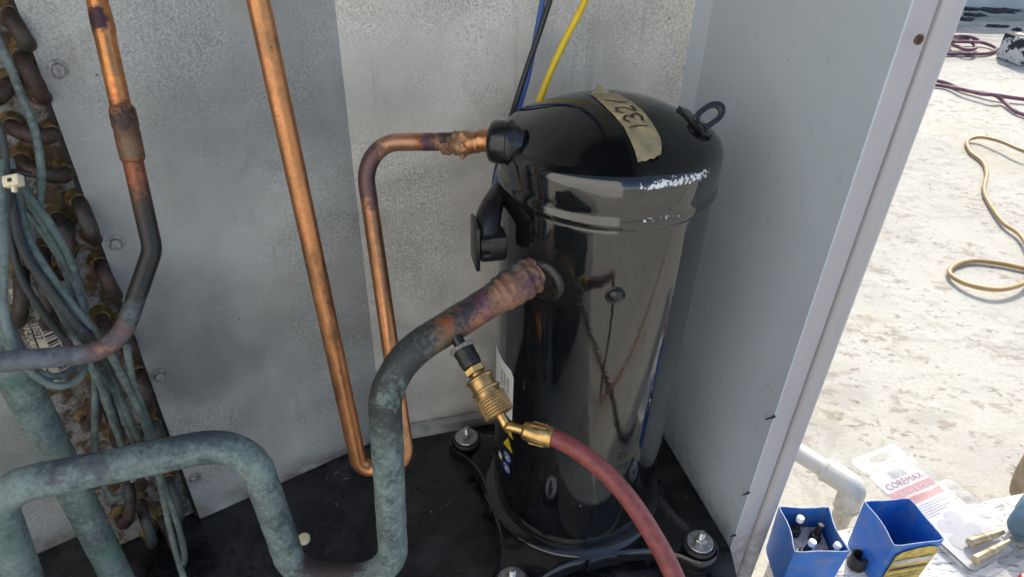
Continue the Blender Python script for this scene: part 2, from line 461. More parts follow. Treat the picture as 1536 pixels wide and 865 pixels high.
CARD_RED = simple('faded_red_print', (0.44, 0.19, 0.19), 0.45, var=0.05)
CARD_GREY = simple('grey_print', (0.25, 0.25, 0.27), 0.45, var=0.08)
CARD_PALE = simple('pale_grey_print', (0.41, 0.41, 0.43), 0.45, var=0.04)
RED_INK = simple('red_print', (0.30, 0.10, 0.12), 0.45, var=0.08)
YEL_LABEL = simple('yellow_label', (0.50, 0.36, 0.08), 0.6, var=0.25, scale=120)
YELLOW = simple('warning_yellow', (0.62, 0.46, 0.03), 0.45)
SIGN_BLUE = simple('sign_blue', (0.02, 0.06, 0.28), 0.4)
BLACK_FLAT = simple('black_label', (0.012, 0.012, 0.016), 0.35)
SPONGE = simple('grey_felt_lining', (0.30, 0.30, 0.31), 0.9, var=0.35, scale=500, bump=0.5)
BLUEGREY = simple('blue_grey_fabric', (0.10, 0.17, 0.225), 0.85, var=0.15, scale=90, bump=0.5, bscale=900)
TAN = simple('tan_leather', (0.27, 0.19, 0.115), 0.6, var=0.2, scale=60, bump=0.4)
REDCAP = simple('red_plastic', (0.42, 0.04, 0.05), 0.35)
WALLWHITE = simple('parapet_paint', (0.55, 0.57, 0.58), 0.8, var=0.12, scale=4)
DEBRIS = simple('dark_debris', (0.035, 0.03, 0.028), 0.9, var=0.5, scale=40, bump=0.6)

def m_block():
    s = Mat('tar_stained_block', rough=0.8)
    n = s.noise(28, 5, 0.7)
    z = s.sep()[2]
    f = s.rng(s.math('ADD', n, s.math('MULTIPLY', z, 1.3)), 0.30, 0.36)
    s.set(color=s.mix(f, (0.60, 0.58, 0.52), (0.02, 0.02, 0.022)))
    return s.m
BLOCKM = m_block()

def m_clear():
    s = Mat('clear_plastic')
    t = s.t
    out = [n for n in t.nodes if n.type == 'OUTPUT_MATERIAL'][0]
    tr = s.node('ShaderNodeBsdfTransparent')
    tr.inputs[0].default_value = (0.95, 0.955, 0.955, 1)
    gl = s.node('ShaderNodeBsdfGlossy')
    gl.inputs['Roughness'].default_value = 0.08
    fr = s.node('ShaderNodeFresnel')
    fr.inputs[0].default_value = 1.5
    mx = s.node('ShaderNodeMixShader')
    lw = s.node('ShaderNodeLayerWeight')
    s.link(s.math('ADD', s.math('MULTIPLY', s.math('POWER', lw.outputs['Facing'], 4.0), 0.7), 0.07, clamp=True), mx.inputs[0])
    s.link(tr.outputs[0], mx.inputs[1])
    s.link(gl.outputs[0], mx.inputs[2])
    s.link(mx.outputs[0], out.inputs[0])
    return s.m
CLEAR = m_clear()

# ------------------------------------------------------------------ object helpers
V = Vector
def root(name, loc, label, cat, group=None):
    o = bpy.data.objects.new(name, None)
    o.empty_display_size = 0.02
    o.location = loc
    o['label'] = label
    o['category'] = cat
    if group:
        o['group'] = group
    COL.objects.link(o)
    return o

def put(name, verts, faces, mat, parent=None, smooth=False, uvs=None, label=None):
    me = bpy.data.meshes.new(name)
    me.from_pydata([tuple(v) for v in verts], [], faces)
    me.update()
    bm = bmesh.new()
    bm.from_mesh(me)
    bmesh.ops.recalc_face_normals(bm, faces=bm.faces)
    bm.to_mesh(me)
    bm.free()
    return link(name, me, mat, parent, smooth, label)

def link(name, me, mat, parent=None, smooth=False, label=None):
    me.materials.append(mat)
    if smooth:
        me.polygons.foreach_set('use_smooth', [True] * len(me.polygons))
        if smooth != 'full':
            me.set_sharp_from_angle(angle=math.radians(42))
    o = bpy.data.objects.new(name, me)
    COL.objects.link(o)
    if parent is not None:
        o.parent = parent
        if parent.type == 'EMPTY':
            o.location = -parent.location
    if label:
        o['label'] = label
    return o

def tagged(o, label, cat, group=None, kind=None):
    if label: o['label'] = label
    if cat: o['category'] = cat
    if group: o['group'] = group
    if kind: o['kind'] = kind
    return o

def frame_of(d):
    d = V(d).normalized()
    a = V((0, 0, 1)) if abs(d.z) < 0.95 else V((1, 0, 0))
    x = a.cross(d).normalized()
    return x, d.cross(x), d

def fillet(pts, radii, step=0.004):
    """polyline with rounded corners, resampled"""
    pts = [V(p) for p in pts]
    out = [pts[0]]
    for i in range(1, len(pts) - 1):
        p, a, b = pts[i], pts[i - 1], pts[i + 1]
        u, w = (a - p), (b - p)
        lu, lw = u.length, w.length
        u.normalize(); w.normalize()
        ang = u.angle(w)
        rad = radii[i - 1] if isinstance(radii, (list, tuple)) else radii
        t = min(rad / max(math.tan(ang / 2), 1e-4), lu * 0.49, lw * 0.49)
        rr = t * math.tan(ang / 2)
        s, e = p + u * t, p + w * t
        bis = (u + w).normalized()
        c = p + bis * math.hypot(t, rr)
        turn = math.pi - ang
        n = max(3, int(turn / math.radians(7)))
        for k in range(n + 1):
            f = k / n
            v1 = (s - c).normalized(); v2 = (e - c).normalized()
            om = v1.angle(v2)
            if om < 1e-5:
                q = s
            else:
                q = c + (v1 * math.sin((1 - f) * om) + v2 * math.sin(f * om)) / math.sin(om) * rr
            out.append(q)
    out.append(pts[-1])
    res = [out[0]]
    for q in out[1:]:
        d = (q - res[-1]).length
        n = max(1, int(d / step))
        a = res[-1]
        for k in range(1, n + 1):
            res.append(a.lerp(q, k / n))
    cl = [res[0]]
    for q in res[1:]:
        if (q - cl[-1]).length > 1e-5:
            cl.append(q)
    return cl

def spline(pts, per=8):
    pts = [V(p) for p in pts]
    P_ = [pts[0] * 2 - pts[1]] + pts + [pts[-1] * 2 - pts[-2]]
    out = []
    for i in range(1, len(P_) - 2):
        a, b, c, d = P_[i - 1:i + 3]
        for k in range(per):
            t = k / per
            out.append(0.5 * ((2 * b) + (c - a) * t + (2 * a - 5 * b + 4 * c - d) * t * t + (3 * b - a - 3 * c + d) * t ** 3))
    out.append(pts[-1])
    return out

def tube_data(path, r, n=18, bulges=(), rough=0.0, cap=True):
    path = [V(p) for p in path]
    T = []
    for i in range(len(path)):
        a = path[max(0, i - 1)]; b = path[min(len(path) - 1, i + 1)]
        T.append((b - a).normalized())
    x, y, _ = frame_of(T[0])
    verts, faces = [], []
    for i, p in enumerate(path):
        if i:
            q = T[i - 1].rotation_difference(T[i])
            x = (q @ x); x = (x - T[i] * x.dot(T[i])).normalized()
        y = T[i].cross(x)
        rr = r(i / (len(path) - 1)) if callable(r) else r
        for j in range(n):
            a = 2 * math.pi * j / n
            d = x * math.cos(a) + y * math.sin(a)
            k = rr
            for (c, hw, dr, nz) in bulges:
                e = (p - V(c)).length / hw
                if e < 1:
                    w = (1 - e * e) ** 0.5
                    k += dr * w + nz * w * noise.noise((p + d * rr) * 260)
            if rough:
                k += rough * noise.noise((p + d * rr) * 120)
            verts.append(p + d * k)
    m = len(path)
    for i in range(m - 1):
        for j in range(n):
            j2 = (j + 1) % n
            faces.append((i * n + j, i * n + j2, (i + 1) * n + j2, (i + 1) * n + j))
    if cap:
        faces.append(tuple(range(n - 1, -1, -1)))
        faces.append(tuple((m - 1) * n + j for j in range(n)))
    return verts, faces

def tube(name, path, r, mat, parent=None, label=None, **kw):
    v, f = tube_data(path, r, **kw)
    return put(name, v, f, mat, parent, True, label=label)

def lathe(name, prof, mat, parent, base, axis=(0, 0, 1), n=32, smooth=True, label=None, cap=True):
    """prof = [(radius, height)] along axis from base"""
    x, y, z = frame_of(axis)
    base = V(base)
    verts, faces = [], []
    for (r, h) in prof:
        for j in range(n):
            a = 2 * math.pi * j / n
            verts.append(base + z * h + (x * math.cos(a) + y * math.sin(a)) * max(r, 1e-5))
    for i in range(len(prof) - 1):
        for j in range(n):
            j2 = (j + 1) % n
            faces.append((i * n + j, i * n + j2, (i + 1) * n + j2, (i + 1) * n + j))
    if cap:
        faces.append(tuple(range(n - 1, -1, -1)))
        faces.append(tuple((len(prof) - 1) * n + j for j in range(n)))
    return put(name, verts, faces, mat, parent, smooth, label=label)

def prism(name, poly, z0, z1, mat, parent=None, bevel=0.0, smooth=False, label=None):
    """poly: list of (x,y)"""
    n = len(poly)
    verts = [(p[0], p[1], z0) for p in poly] + [(p[0], p[1], z1) for p in poly]
    faces = [tuple(range(n - 1, -1, -1)), tuple(range(n, 2 * n))]
    faces += [(i, (i + 1) % n, n + (i + 1) % n, n + i) for i in range(n)]
    o = put(name, verts, faces, mat, parent, False, label=label)
    if bevel:
        do_bevel(o, bevel)
    return o

def do_bevel(o, w, seg=2):
    bm = bmesh.new()
    bm.from_mesh(o.data)
    bmesh.ops.bevel(bm, geom=list(bm.edges), offset=w, segments=seg, affect='EDGES', profile=0.5, clamp_overlap=True)
    bm.to_mesh(o.data)
    bm.free()
    o.data.polygons.foreach_set('use_smooth', [True] * len(o.data.polygons))
    o.data.set_sharp_from_angle(angle=math.radians(35))

def obox(name, c, ax, size, mat, parent=None, bevel=0.0, label=None):
    """oriented box; ax = (x,y,z) unit vectors"""
    c = V(c)
    verts = []
    for sz in (-1, 1):
        for sx, sy in ((-1, -1), (1, -1), (1, 1), (-1, 1)):
            verts.append(c + ax[0] * (sx * size[0] / 2) + ax[1] * (sy * size[1] / 2) + ax[2] * (sz * size[2] / 2))
    faces = [(3, 2, 1, 0), (4, 5, 6, 7), (0, 1, 5, 4), (1, 2, 6, 5), (2, 3, 7, 6), (3, 0, 4, 7)]
    o = put(name, verts, faces, mat, parent, False, label=label)
    if bevel:
        do_bevel(o, bevel)
    return o

def wall(name, a, b, z0, z1, th, mat, parent, back=True, label=None):
    """upright sheet from a to b (xy), its face on the line a-b, thickness going away from the interior"""
    a, b = V((a[0], a[1])), V((b[0], b[1]))
    d = (b - a).normalized()
    n = V((-d.y, d.x))          # away from the camera when a->b runs left to right
    return prism(name, [a, b, b + n * th, a + n * th], z0, z1, mat, parent, label=label)

def text_mesh(body, size, align='LEFT', space=1.0):
    cu = bpy.data.curves.new('lettering', 'FONT')
    cu.body = body
    cu.size = size
    cu.align_x = align
    cu.align_y = 'CENTER'
    cu.space_character = space
    cu.resolution_u = 2
    ob = bpy.data.objects.new('lettering', cu)
    COL.objects.link(ob)
    dg = bpy.context.evaluated_depsgraph_get()
    me = bpy.data.meshes.new_from_object(ob.evaluated_get(dg))
    bpy.data.objects.remove(ob)
    bpy.data.curves.remove(cu)
    return me

def text_on(name, body, size, mat, parent, origin, ux, uy, align='LEFT', space=1.0, fn=None):
    me = text_mesh(body, size, align, space)
    me.materials.clear()
    origin, ux, uy = V(origin), V(ux), V(uy)
    for v in me.vertices:
        x, y = v.co.x, v.co.y
        v.co = fn(x, y) if fn else origin + ux * x + uy * y
    return link(name, me, mat, parent)

# ------------------------------------------------------------------ the setting: roof and parapet
GZ = -0.2
roof = put('flat_roof', [(-30, -30, GZ), (30, -30, GZ), (30, 60, GZ), (-30, 60, GZ)], [(0, 1, 2, 3)], ROOF)
roof['kind'] = 'structure'
_pa = V((2.5882, 4.0765, -0.2000))
par = prism('parapet_wall', [(-25, _pa.y), (25, _pa.y), (25, _pa.y + 0.3), (-25, _pa.y + 0.3)], GZ - 0.01, GZ + 0.55, WALLWHITE, None, 0.02)
tagged(par, 'low pale parapet wall across the far edge of the roof', 'wall')

# unseen house added behind the camera to bounce sunlight into the cabinet
rh = prism('added_bounce_house', [(-4.2, -1.2), (0.35, -1.2), (0.35, -4.5), (-4.2, -4.5)], GZ - 0.01, 2.9, simple('cream_plaster', (0.78, 0.77, 0.735), 0.85, var=0.08, scale=9, bump=0.4), None, 0.01)
tagged(rh, 'unseen cream house added behind the camera to bounce sunlight into the cabinet', 'building')

# ------------------------------------------------------------------ cabinet of the condensing unit
LB, BR, RQ, FP = V((-0.1539, 0.6075)), V((0.1653, 0.7032)), V((0.1783, 0.6892)), V((0.243, 0.464))
LN, BN, RN = V((0.5830, -0.8125, 0.0)), V((0.2870, -0.9579, 0.0)), V((-0.9611, -0.2761, 0.0))           # normals into the cabinet
P1 = V((-0.3324, 0.4794, 0.0000)[:2])
ldir = (LB - P1).normalized()
TSL = P1 - ldir * 0.085                            # left end of tube sheet
LP0 = V((-0.4148, 0.4661, 0.0000)[:2]) + V((-0.004, 0.012))
LP1 = V((-0.4803, 0.4327, 0.0000)[:2]) + (V((-0.4803, 0.4327, 0.0000)[:2]) - LP0) * 3.2
FL = V((-0.62, 0.16))
TOP = 1.0
cab = root('unit_cabinet', (0.0, 0.5, GZ), 'open grey steel cabinet of a rooftop condensing unit around the black compressor', 'cabinet')
back_panel = wall('back_panel', LB, BR, -0.002, TOP, 0.004, GALV, cab)
# strip of the back panel folded along the floor
bd = (BR - LB).normalized()
end_plate = wall('coil_end_plate', P1, LB, -0.002, TOP, 0.003, GALV_L, cab)
side_panel = wall('side_panel', RQ, FP, -0.02, TOP, 0.003, PANEL, cab)
cf = prism('corner_flange', [BR - BN.xy * 0.0, RQ, RQ - RN.xy * 0.004, BR + bd * 0.006], -0.002, TOP, PANEL, cab)
left_panel = wall('left_panel', LP1, LP0, -0.004, TOP, 0.003, GALV_L, cab)
wall('left_side_panel', FL, LP1, -0.004, TOP, 0.003, PANEL, cab)
# pan
rd = (FP - RQ).normalized()
pan_poly = [FL, FP + rd * 0.03 + V((-0.01, -0.012)), FP + V((0.0, 0.0)), RQ + V((0.006, 0.004)), BR + V((0, 0.01)), LB + V((0, 0.012)), P1 + V((0, 0.03)), LP0 + V((0, 0.03)), LP1 + V((-0.01, 0.01))]
prism('base_pan', pan_poly, -0.03, 0.0, PAN, cab)
# inset base frame that carries the pan on the roof
cen = sum(pan_poly, V((0, 0))) / len(pan_poly)
prism('base_frame', [cen + (p - cen) * 0.97 for p in pan_poly], GZ + 0.001, -0.031, BLACK_PLAIN, cab)
# galvanised lip of the back panel standing on the pan
wall('floor_flange', LB + bd * 0.03 + BN.xy * 0.012, BR - bd * 0.02 + BN.xy * 0.012, 0.0005, 0.016, 0.010, GALV_L, cab)
# top panel
prism('top_panel', [FL + V((-0.01, -0.03)), FP + V((0.05, -0.03)), FP + V((0.045, 0.02)), RQ + V((0.03, 0.03)), BR + V((0.01, 0.03)), LB + V((0, 0.03)), P1 + V((0, 0.03)), LP0 + V((-0.03, 0.04)), LP1 + V((-0.03, 0.03))], TOP + 0.001, TOP + 0.02, PANEL, cab)
prism('added_dark_ceiling', [FL + V((0.02, 0.0)), FP + V((0.0, -0.015)), RQ + V((-0.002, -0.002)), BR + V((-0.002, -0.004)), LB + V((0.003, -0.003)), P1 + V((0.004, -0.004)), LP0 + V((0.006, -0.006)), LP1 + V((0.006, -0.006))], TOP - 0.03, TOP - 0.001, simple('dark_ceiling_black', (0.02, 0.02, 0.02), 0.95, bump=0.5), cab)  # unseen black sheet added under the lid to keep the dome reflection dark
# corner post: folded profile swept upright
e = V((0.955, 0.296)); nn = V((0.296, -0.955))
prof = [(0.0006, -0.0030), (0.0, -0.0012), (0.0012, 0.0), (0.0158, 0.0), (0.0168, -0.001), (0.0178, -0.0085), (0.0192, -0.0085)]
for k in range(9):
    a = math.pi * (1 - k / 8)
    prof.append((0.0278 + 0.0082 * math.cos(a), -0.0045 + 0.0062 * math.sin(a)))
prof += [(0.0362, -0.03), (0.0345, -0.03)]
poly = [FP + V((0.0004, -0.0002)) + e * (a * 1.27) + nn * b for a, b in prof]
poly2 = poly[:]
post = prism('corner_post', poly2, GZ + 0.001, TOP, POST, cab)
do_bevel(post, 0.0002, 1)
# outer skin of the right side
wall('outer_side_panel', RQ - RN.xy * 0.035, FP + e * 0.034 - nn * 0.02, GZ + 0.002, TOP, 0.002, POST, cab)
wall('outer_back_panel', LB + V((-0.02, 0.04)), RQ - RN.xy * 0.035 + V((0.0, 0.025)), GZ + 0.002, TOP, 0.002, POST, cab)
wall('outer_left_back_panel', LP1 + V((-0.05, 0.1)), LB + V((-0.02, 0.04)), GZ + 0.002, TOP, 0.002, POST, cab)

def hexhead(name, base, axis, r, h, mat, parent, washer=1.45):
    lathe(name + '_washer', [(r * washer * 0.98, 0), (r * washer, 0.0004), (r * washer, 0.0009), (r * 0.9, 0.0013)], mat, parent, base, axis, 20)
    x, y, z = frame_of(axis)
    v = []
    for hh, k in ((0.0009, 1.0), (h * 0.85, 1.0), (h, 0.85)):
        for j in range(6):
            a = math.pi / 3 * j + 0.2
            v.append(V(base) + z * hh + (x * math.cos(a) + y * math.sin(a)) * r * k)
    f = [(i * 6 + j, i * 6 + (j + 1) % 6, (i + 1) * 6 + (j + 1) % 6, (i + 1) * 6 + j) for i in range(2) for j in range(6)]
    f += [tuple(range(5, -1, -1)), tuple(range(12, 18))]
    return put(name, v, f, mat, parent)
for p in ((-0.3234, 0.4859, 0.4887), (-0.3246, 0.4850, 0.3475), (-0.3255, 0.4843, 0.2049), (-0.3257, 0.4842, 0.0621)):
    hexhead('screw_head', p, LN, 0.0047, 0.0042, SCREW, end_plate)
# screw points poking through the side panel by the post
for p, q in (((0.2434, 0.4626, 0.1981), (0.2343, 0.4617, 0.1943)), ((0.2432, 0.4634, 0.0917), (0.2355, 0.4610, 0.0903)), ((0.2433, 0.4631, 0.0237), (0.2368, 0.4604, 0.0248))):
    tube('screw_point', [V(p).lerp(V(q), k / 6) for k in range(7)], lambda t: 0.0012 * (1 - 0.7 * t) + 0.0002, BLACK_PLAIN, side_panel, n=8)
# empty rusty screw hole in the post
h0 = V((0.2458, 0.4542, 0.5349)) + V((nn.x, nn.y, 0)) * 0.0006
lathe('screw_hole_rim', [(0.0032, -0.001), (0.0034, 0.0003), (0.0026, 0.0008), (0.0021, 0.0006), (0.0018, -0.0006)], simple('rusty_steel', (0.16, 0.075, 0.035), 0.8, 0.2, var=0.5, scale=400), post, h0 + V((e.x, e.y, 0)) * 0.005, V((nn.x, nn.y, 0)), 18)
lathe('screw_hole', [(0.0019, 0.0001), (0.0019, 0.0007)], BLACK_PLAIN, post, h0 + V((e.x, e.y, 0)) * 0.005, V((nn.x, nn.y, 0)), 14)

# ------------------------------------------------------------------ condenser coil end
coil = root('condenser_coil', (TSL.x, TSL.y, 0.0), 'rust stained end of the condenser coil with dark copper return bends', 'coil')
off = -LN.xy * 0.010
wall('tube_sheet', TSL + off, P1 + off + ldir * 0.002, 0.003, TOP - 0.05, 0.004, TUBESHEET, coil)
# black edge strip between tube sheet and end plate
wall('edge_strip', P1 - ldir * 0.0035 - LN.xy * 0.004, P1 - ldir * 0.0003 - LN.xy * 0.004, 0.002, TOP - 0.06, 0.005, RUBBER, coil)
bends = [((14, 20), (40, 62), 1.0), ((31, 82), (62, 140), 1.0), ((17, 185), (76, 196), 1.25), ((30, 236), (95, 254), 1.25),
         ((117, 297), (138, 350), 1.2), ((148, 390), (170, 434), 1.2), ((84, 322), (100, 372), 1.0), ((60, 372), (66, 470), 1.5),
         ((182, 478), (196, 520), 1.1), ((112, 452), (122, 520), 1.1), ((206, 552), (216, 600), 1.1), ((140, 565), (128, 622), 1.3),
         ((228, 628), (242, 676), 1.1), ((160, 596), (172, 648), 1.1), ((196, 660), (206, 712), 1.1), ((250, 712), (262, 758), 1.1),
         ((208, 745), (222, 795), 1.1), ((190, 712), (178, 768), 1.2), ((242, 768), (262, 806), 1.0), ((12, 122), (-8, 140), 1.0),
         ((5, 240), (2, 330), 1.3), ((20, 300), (28, 350), 1.0), ((30, 400), (22, 470), 1.3), ((96, 330), (88, 400), 1.0), ((150, 470), (158, 540), 1.0)]
import itertools
def on_sheet(px, py):
    """pixel-calibrated spots on the tube sheet (table computed once)"""
    return V(SHEET[(px, py)])
SHEET = {
(14, 20): (-0.3425, 0.4845, 0.5260), (40, 62): (-0.3392, 0.4869, 0.5071), (31, 82): (-0.3442, 0.4832, 0.4989), (62, 140): (-0.3412, 0.4854, 0.4710),
(17, 185): (-0.3608, 0.4714, 0.4535), (76, 196): (-0.3433, 0.4839, 0.4435), (30, 236): (-0.3631, 0.4697, 0.4280), (95, 254): (-0.3440, 0.4834, 0.4127),
(117, 297): (-0.3419, 0.4849, 0.3876), (138, 350): (-0.3413, 0.4854, 0.3555), (148, 390): (-0.3430, 0.4842, 0.3306), (170, 434): (-0.3407, 0.4858, 0.3000),
(84, 322): (-0.3566, 0.4744, 0.3781), (100, 372): (-0.3578, 0.4735, 0.3482), (60, 372): (-0.3716, 0.4636, 0.3537), (66, 470): (-0.3839, 0.4548, 0.2958),
(182, 478): (-0.3423, 0.4846, 0.2694), (196, 520): (-0.3428, 0.4843, 0.2379), (112, 452): (-0.3649, 0.4684, 0.2989), (122, 520): (-0.3715, 0.4637, 0.2537),
(206, 552): (-0.3435, 0.4837, 0.2129), (216, 600): (-0.3468, 0.4814, 0.1745), (140, 565): (-0.3718, 0.4634, 0.2192), (128, 622): (-0.3859, 0.4534, 0.1814),
(228, 628): (-0.3461, 0.4819, 0.1493), (242, 676): (-0.3478, 0.4807, 0.1055), (160, 596): (-0.3691, 0.4654, 0.1922), (172, 648): (-0.3730, 0.4626, 0.1498),
(196, 660): (-0.3651, 0.4683, 0.1333), (206, 712): (-0.3699, 0.4648, 0.0870), (250, 712): (-0.3504, 0.4788, 0.0714), (262, 758): (-0.3530, 0.4770, 0.0246),
(208, 745): (-0.3751, 0.4611, 0.0575), (222, 795): (-0.3783, 0.4588, 0.0060), (190, 712): (-0.3768, 0.4599, 0.0924), (178, 768): (-0.3923, 0.4487, 0.0482),
(242, 768): (-0.3641, 0.4690, 0.0233), (262, 806): (-0.3619, 0.4706, -0.0221), (12, 122): (-0.3547, 0.4757, 0.4825), (-8, 140): (-0.3629, 0.4698, 0.4758),
(5, 240): (-0.3715, 0.4637, 0.4283), (2, 330): (-0.3846, 0.4543, 0.3835), (20, 300): (-0.3747, 0.4613, 0.3970), (28, 350): (-0.3791, 0.4582, 0.3699),
(30, 400): (-0.3856, 0.4536, 0.3422), (22, 470): (-0.3988, 0.4441, 0.3032), (96, 330): (-0.3535, 0.4766, 0.3722), (88, 400): (-0.3659, 0.4677, 0.3339),
(150, 470): (-0.3535, 0.4766, 0.2808), (158, 540): (-0.3609, 0.4713, 0.2325)}
for a, b, k in bends:
    A, Bp = on_sheet(*a), on_sheet(*b)
    half = (Bp - A) / 2
    hgt = half.length * 0.95
    mid = (A + Bp) / 2
    n3 = V(LN)
    stub = 0.008
    path = [A - n3 * 0.003, A + n3 * stub * 0.5, A + n3 * stub]
    for q in range(1, 12):
        t = math.pi * q / 12
        path.append(mid + n3 * (stub + math.sin(t) * hgt) - half * math.cos(t))
    path += [Bp + n3 * stub, Bp + n3 * stub * 0.5, Bp - n3 * 0.003]
    bo = tube('return_bend', path, 0.0056, BEND, coil, n=14, rough=0.0009)
    for q in (A, Bp):
        lathe('tube_collar', [(0.0092, 0.0), (0.0088, 0.0014), (0.0074, 0.0032), (0.0068, 0.0075), (0.0062, 0.0078)], COLLAR, bo, q, n3, 14)

# barcode sticker on the coil end
def sheet_quad(name, pts, mat, parent, th=0.0004):
    c = [V(p) for p in pts]
    n_ = (c[1] - c[0]).cross(c[3] - c[0]).normalized()
    if n_.y > 0: n_ = -n_
    v = c + [p - n_ * th for p in c]
    return put(name, v, [(0, 1, 2, 3), (7, 6, 5, 4), (0, 4, 5, 1), (1, 5, 6, 2), (2, 6, 7, 3), (3, 7, 4, 0)], mat, parent)
stq = [V((-0.3872, 0.4352, 0.3333)), V((-0.3734, 0.4451, 0.3308)), V((-0.3720, 0.4461, 0.2416)), V((-0.3918, 0.4319, 0.2338))]
stick = sheet_quad('label_sticker', stq, PAPER_OLD, coil)
su = (stq[1] - stq[0]); sw = (stq[3] - stq[0]); sn = V(LN)
def on_stick(a, b): return stq[0].lerp(stq[1], a).lerp(stq[3].lerp(stq[2], a), b) + sn * 0.0004
for k in range(17):
    b0 = 0.34 + k * 0.035
    wd = (0.012, 0.02, 0.009, 0.024)[k % 4]
    sheet_quad('barcode_bar', [on_stick(0.58, b0), on_stick(0.95, b0), on_stick(0.95, b0 + wd), on_stick(0.58, b0 + wd)], INK, stick, 0.0002)
ud = sw.normalized(); vd = su.normalized()
text_on('lettering', '6BZP-481097', 0.0085, INK, stick, on_stick(0.42, 0.06), ud, vd, space=0.95)
text_on('lettering', 'P01-00580240C03', 0.0080, INK, stick, on_stick(0.14, 0.04), ud, vd, space=0.95)
sheet_quad('black_rule', [on_stick(0.24, 0.40), on_stick(0.28, 0.40), on_stick(0.28, 1.0), on_stick(0.24, 1.0)], INK, stick, 0.0002)

# ------------------------------------------------------------------ header pipe
hp = V((-0.3443, 0.3618, 0.2414))
hdr = tube('header_pipe', [V((hp.x, hp.y, 0.001 + 0.95 * k / 90)) for k in range(91)], 0.0123, HEADER, None, n=24, rough=0.0006)
tagged(hdr, 'thick upright verdigris pipe behind the arched pipe at left', 'pipe')

# ------------------------------------------------------------------ capillary tubes
caps = root('distributor_tubes', ((-0.3059, 0.3604, 0.2921)[0], (-0.3059, 0.3604, 0.2921)[1], 0.0), 'bundle of thin green grey distributor tubes looping over the coil end', 'tubes')
def cap_tube(pts, r=0.0025, mat=None):
    tube('thin_tube', spline(pts, 8), r, mat or CAPIL, caps, n=10, rough=0.0003)
cap_tube([V((-0.3091, 0.4172, 0.5501)) + V((-0.02, 0.0, 0.40)), V((-0.3091, 0.4172, 0.5501)) + V((-0.01, 0.0, 0.12)), (-0.3091, 0.4172, 0.5501), (-0.3043, 0.4132, 0.5267), (-0.3005, 0.4094, 0.5036), (-0.2962, 0.4039, 0.4781), (-0.2980, 0.3977, 0.4515), (-0.3057, 0.3931, 0.4272), (-0.3225, 0.4031, 0.4066), (-0.3372, 0.4056, 0.3751)])
cap_tube([(-0.3111, 0.3930, 0.4623), (-0.3055, 0.3807, 0.4445), (-0.2973, 0.3648, 0.4215), (-0.2850, 0.3556, 0.3995), (-0.2740, 0.3516, 0.3760), (-0.2667, 0.3513, 0.3581), (-0.2730, 0.3678, 0.3027), (-0.2749, 0.3727, 0.2395), (-0.2852, 0.3689, 0.1286), (-0.2797, 0.3546, 0.0727)], 0.0028)
cap_tube([(-0.3114, 0.3860, 0.4610), (-0.3059, 0.3746, 0.4445), (-0.2977, 0.3582, 0.4207), (-0.2849, 0.3487, 0.3982), (-0.2741, 0.3447, 0.3749), (-0.2700, 0.3498, 0.3559), (-0.2872, 0.3750, 0.2955), (-0.2861, 0.3759, 0.2265), (-0.2799, 0.3744, 0.1892), (-0.2770, 0.3708, 0.1489), (-0.2778, 0.3647, 0.1049), (-0.2861, 0.3639, 0.0861)], 0.0028, CAPIL_DK)
cap_tube([(-0.3114, 0.3970, 0.4505), (-0.3059, 0.3899, 0.4403), (-0.2953, 0.3845, 0.4236), (-0.2846, 0.3759, 0.4024), (-0.2818, 0.3694, 0.3755), (-0.2834, 0.3618, 0.3468), (-0.3036, 0.3807, 0.2863), (-0.3030, 0.3777, 0.2291), (-0.3033, 0.3746, 0.1895)])
cap_tube([(-0.3116, 0.3885, 0.4295), (-0.3018, 0.3848, 0.4153), (-0.2924, 0.3780, 0.3967), (-0.2870, 0.3689, 0.3746), (-0.2879, 0.3612, 0.3459), (-0.3019, 0.3775, 0.2992), (-0.3239, 0.3773, 0.2286), (-0.3305, 0.3766, 0.1924), (-0.3269, 0.3730, 0.1696), (-0.3165, 0.3741, 0.1712)])
cap_tube([(-0.3127, 0.3793, 0.4073), (-0.3067, 0.3730, 0.3983), (-0.2931, 0.3596, 0.3789), (-0.2825, 0.3515, 0.3495), (-0.2862, 0.3601, 0.3092), (-0.2957, 0.3724, 0.2743), (-0.3085, 0.3848, 0.2219)])
cap_tube([(-0.2947, 0.3654, 0.4752), (-0.2929, 0.3531, 0.4574), (-0.2907, 0.3343, 0.4302), (-0.2939, 0.3231, 0.4052), (-0.2917, 0.3143, 0.3837), (-0.2871, 0.3122, 0.3630), (-0.2789, 0.3148, 0.3492), (-0.2729, 0.3238, 0.3446), (-0.2734, 0.3366, 0.3455), (-0.2824, 0.3500, 0.3474)])
cap_tube([(-0.2982, 0.3459, 0.4469), (-0.2949, 0.3264, 0.4188), (-0.2983, 0.3196, 0.3912), (-0.2937, 0.3157, 0.3681), (-0.2832, 0.3182, 0.3541), (-0.2813, 0.3302, 0.3452), (-0.2817, 0.3415, 0.3438)])
cap_tube([(-0.2574, 0.3597, 0.3438), (-0.2693, 0.3705, 0.3067), (-0.2725, 0.3739, 0.2765), (-0.2740, 0.3741, 0.2416), (-0.2817, 0.3775, 0.1937)])
cap_tube([(-0.3146, 0.3807, 0.4269), (-0.3038, 0.3703, 0.4032), (-0.2911, 0.3616, 0.3818), (-0.2807, 0.3541, 0.3620), (-0.2826, 0.3618, 0.3292), (-0.2904, 0.3753, 0.2785), (-0.2901, 0.3734, 0.2230), (-0.2914, 0.3761, 0.1916)], 0.0023, CAPIL_DK)
cap_tube([(-0.3110, 0.3944, 0.4995), (-0.3046, 0.3859, 0.4784), (-0.3050, 0.3747, 0.4534), (-0.3062, 0.3654, 0.4312), (-0.3024, 0.3535, 0.4052), (-0.2944, 0.3482, 0.3799), (-0.2868, 0.3466, 0.3600)], 0.0024, CAPIL_DK)
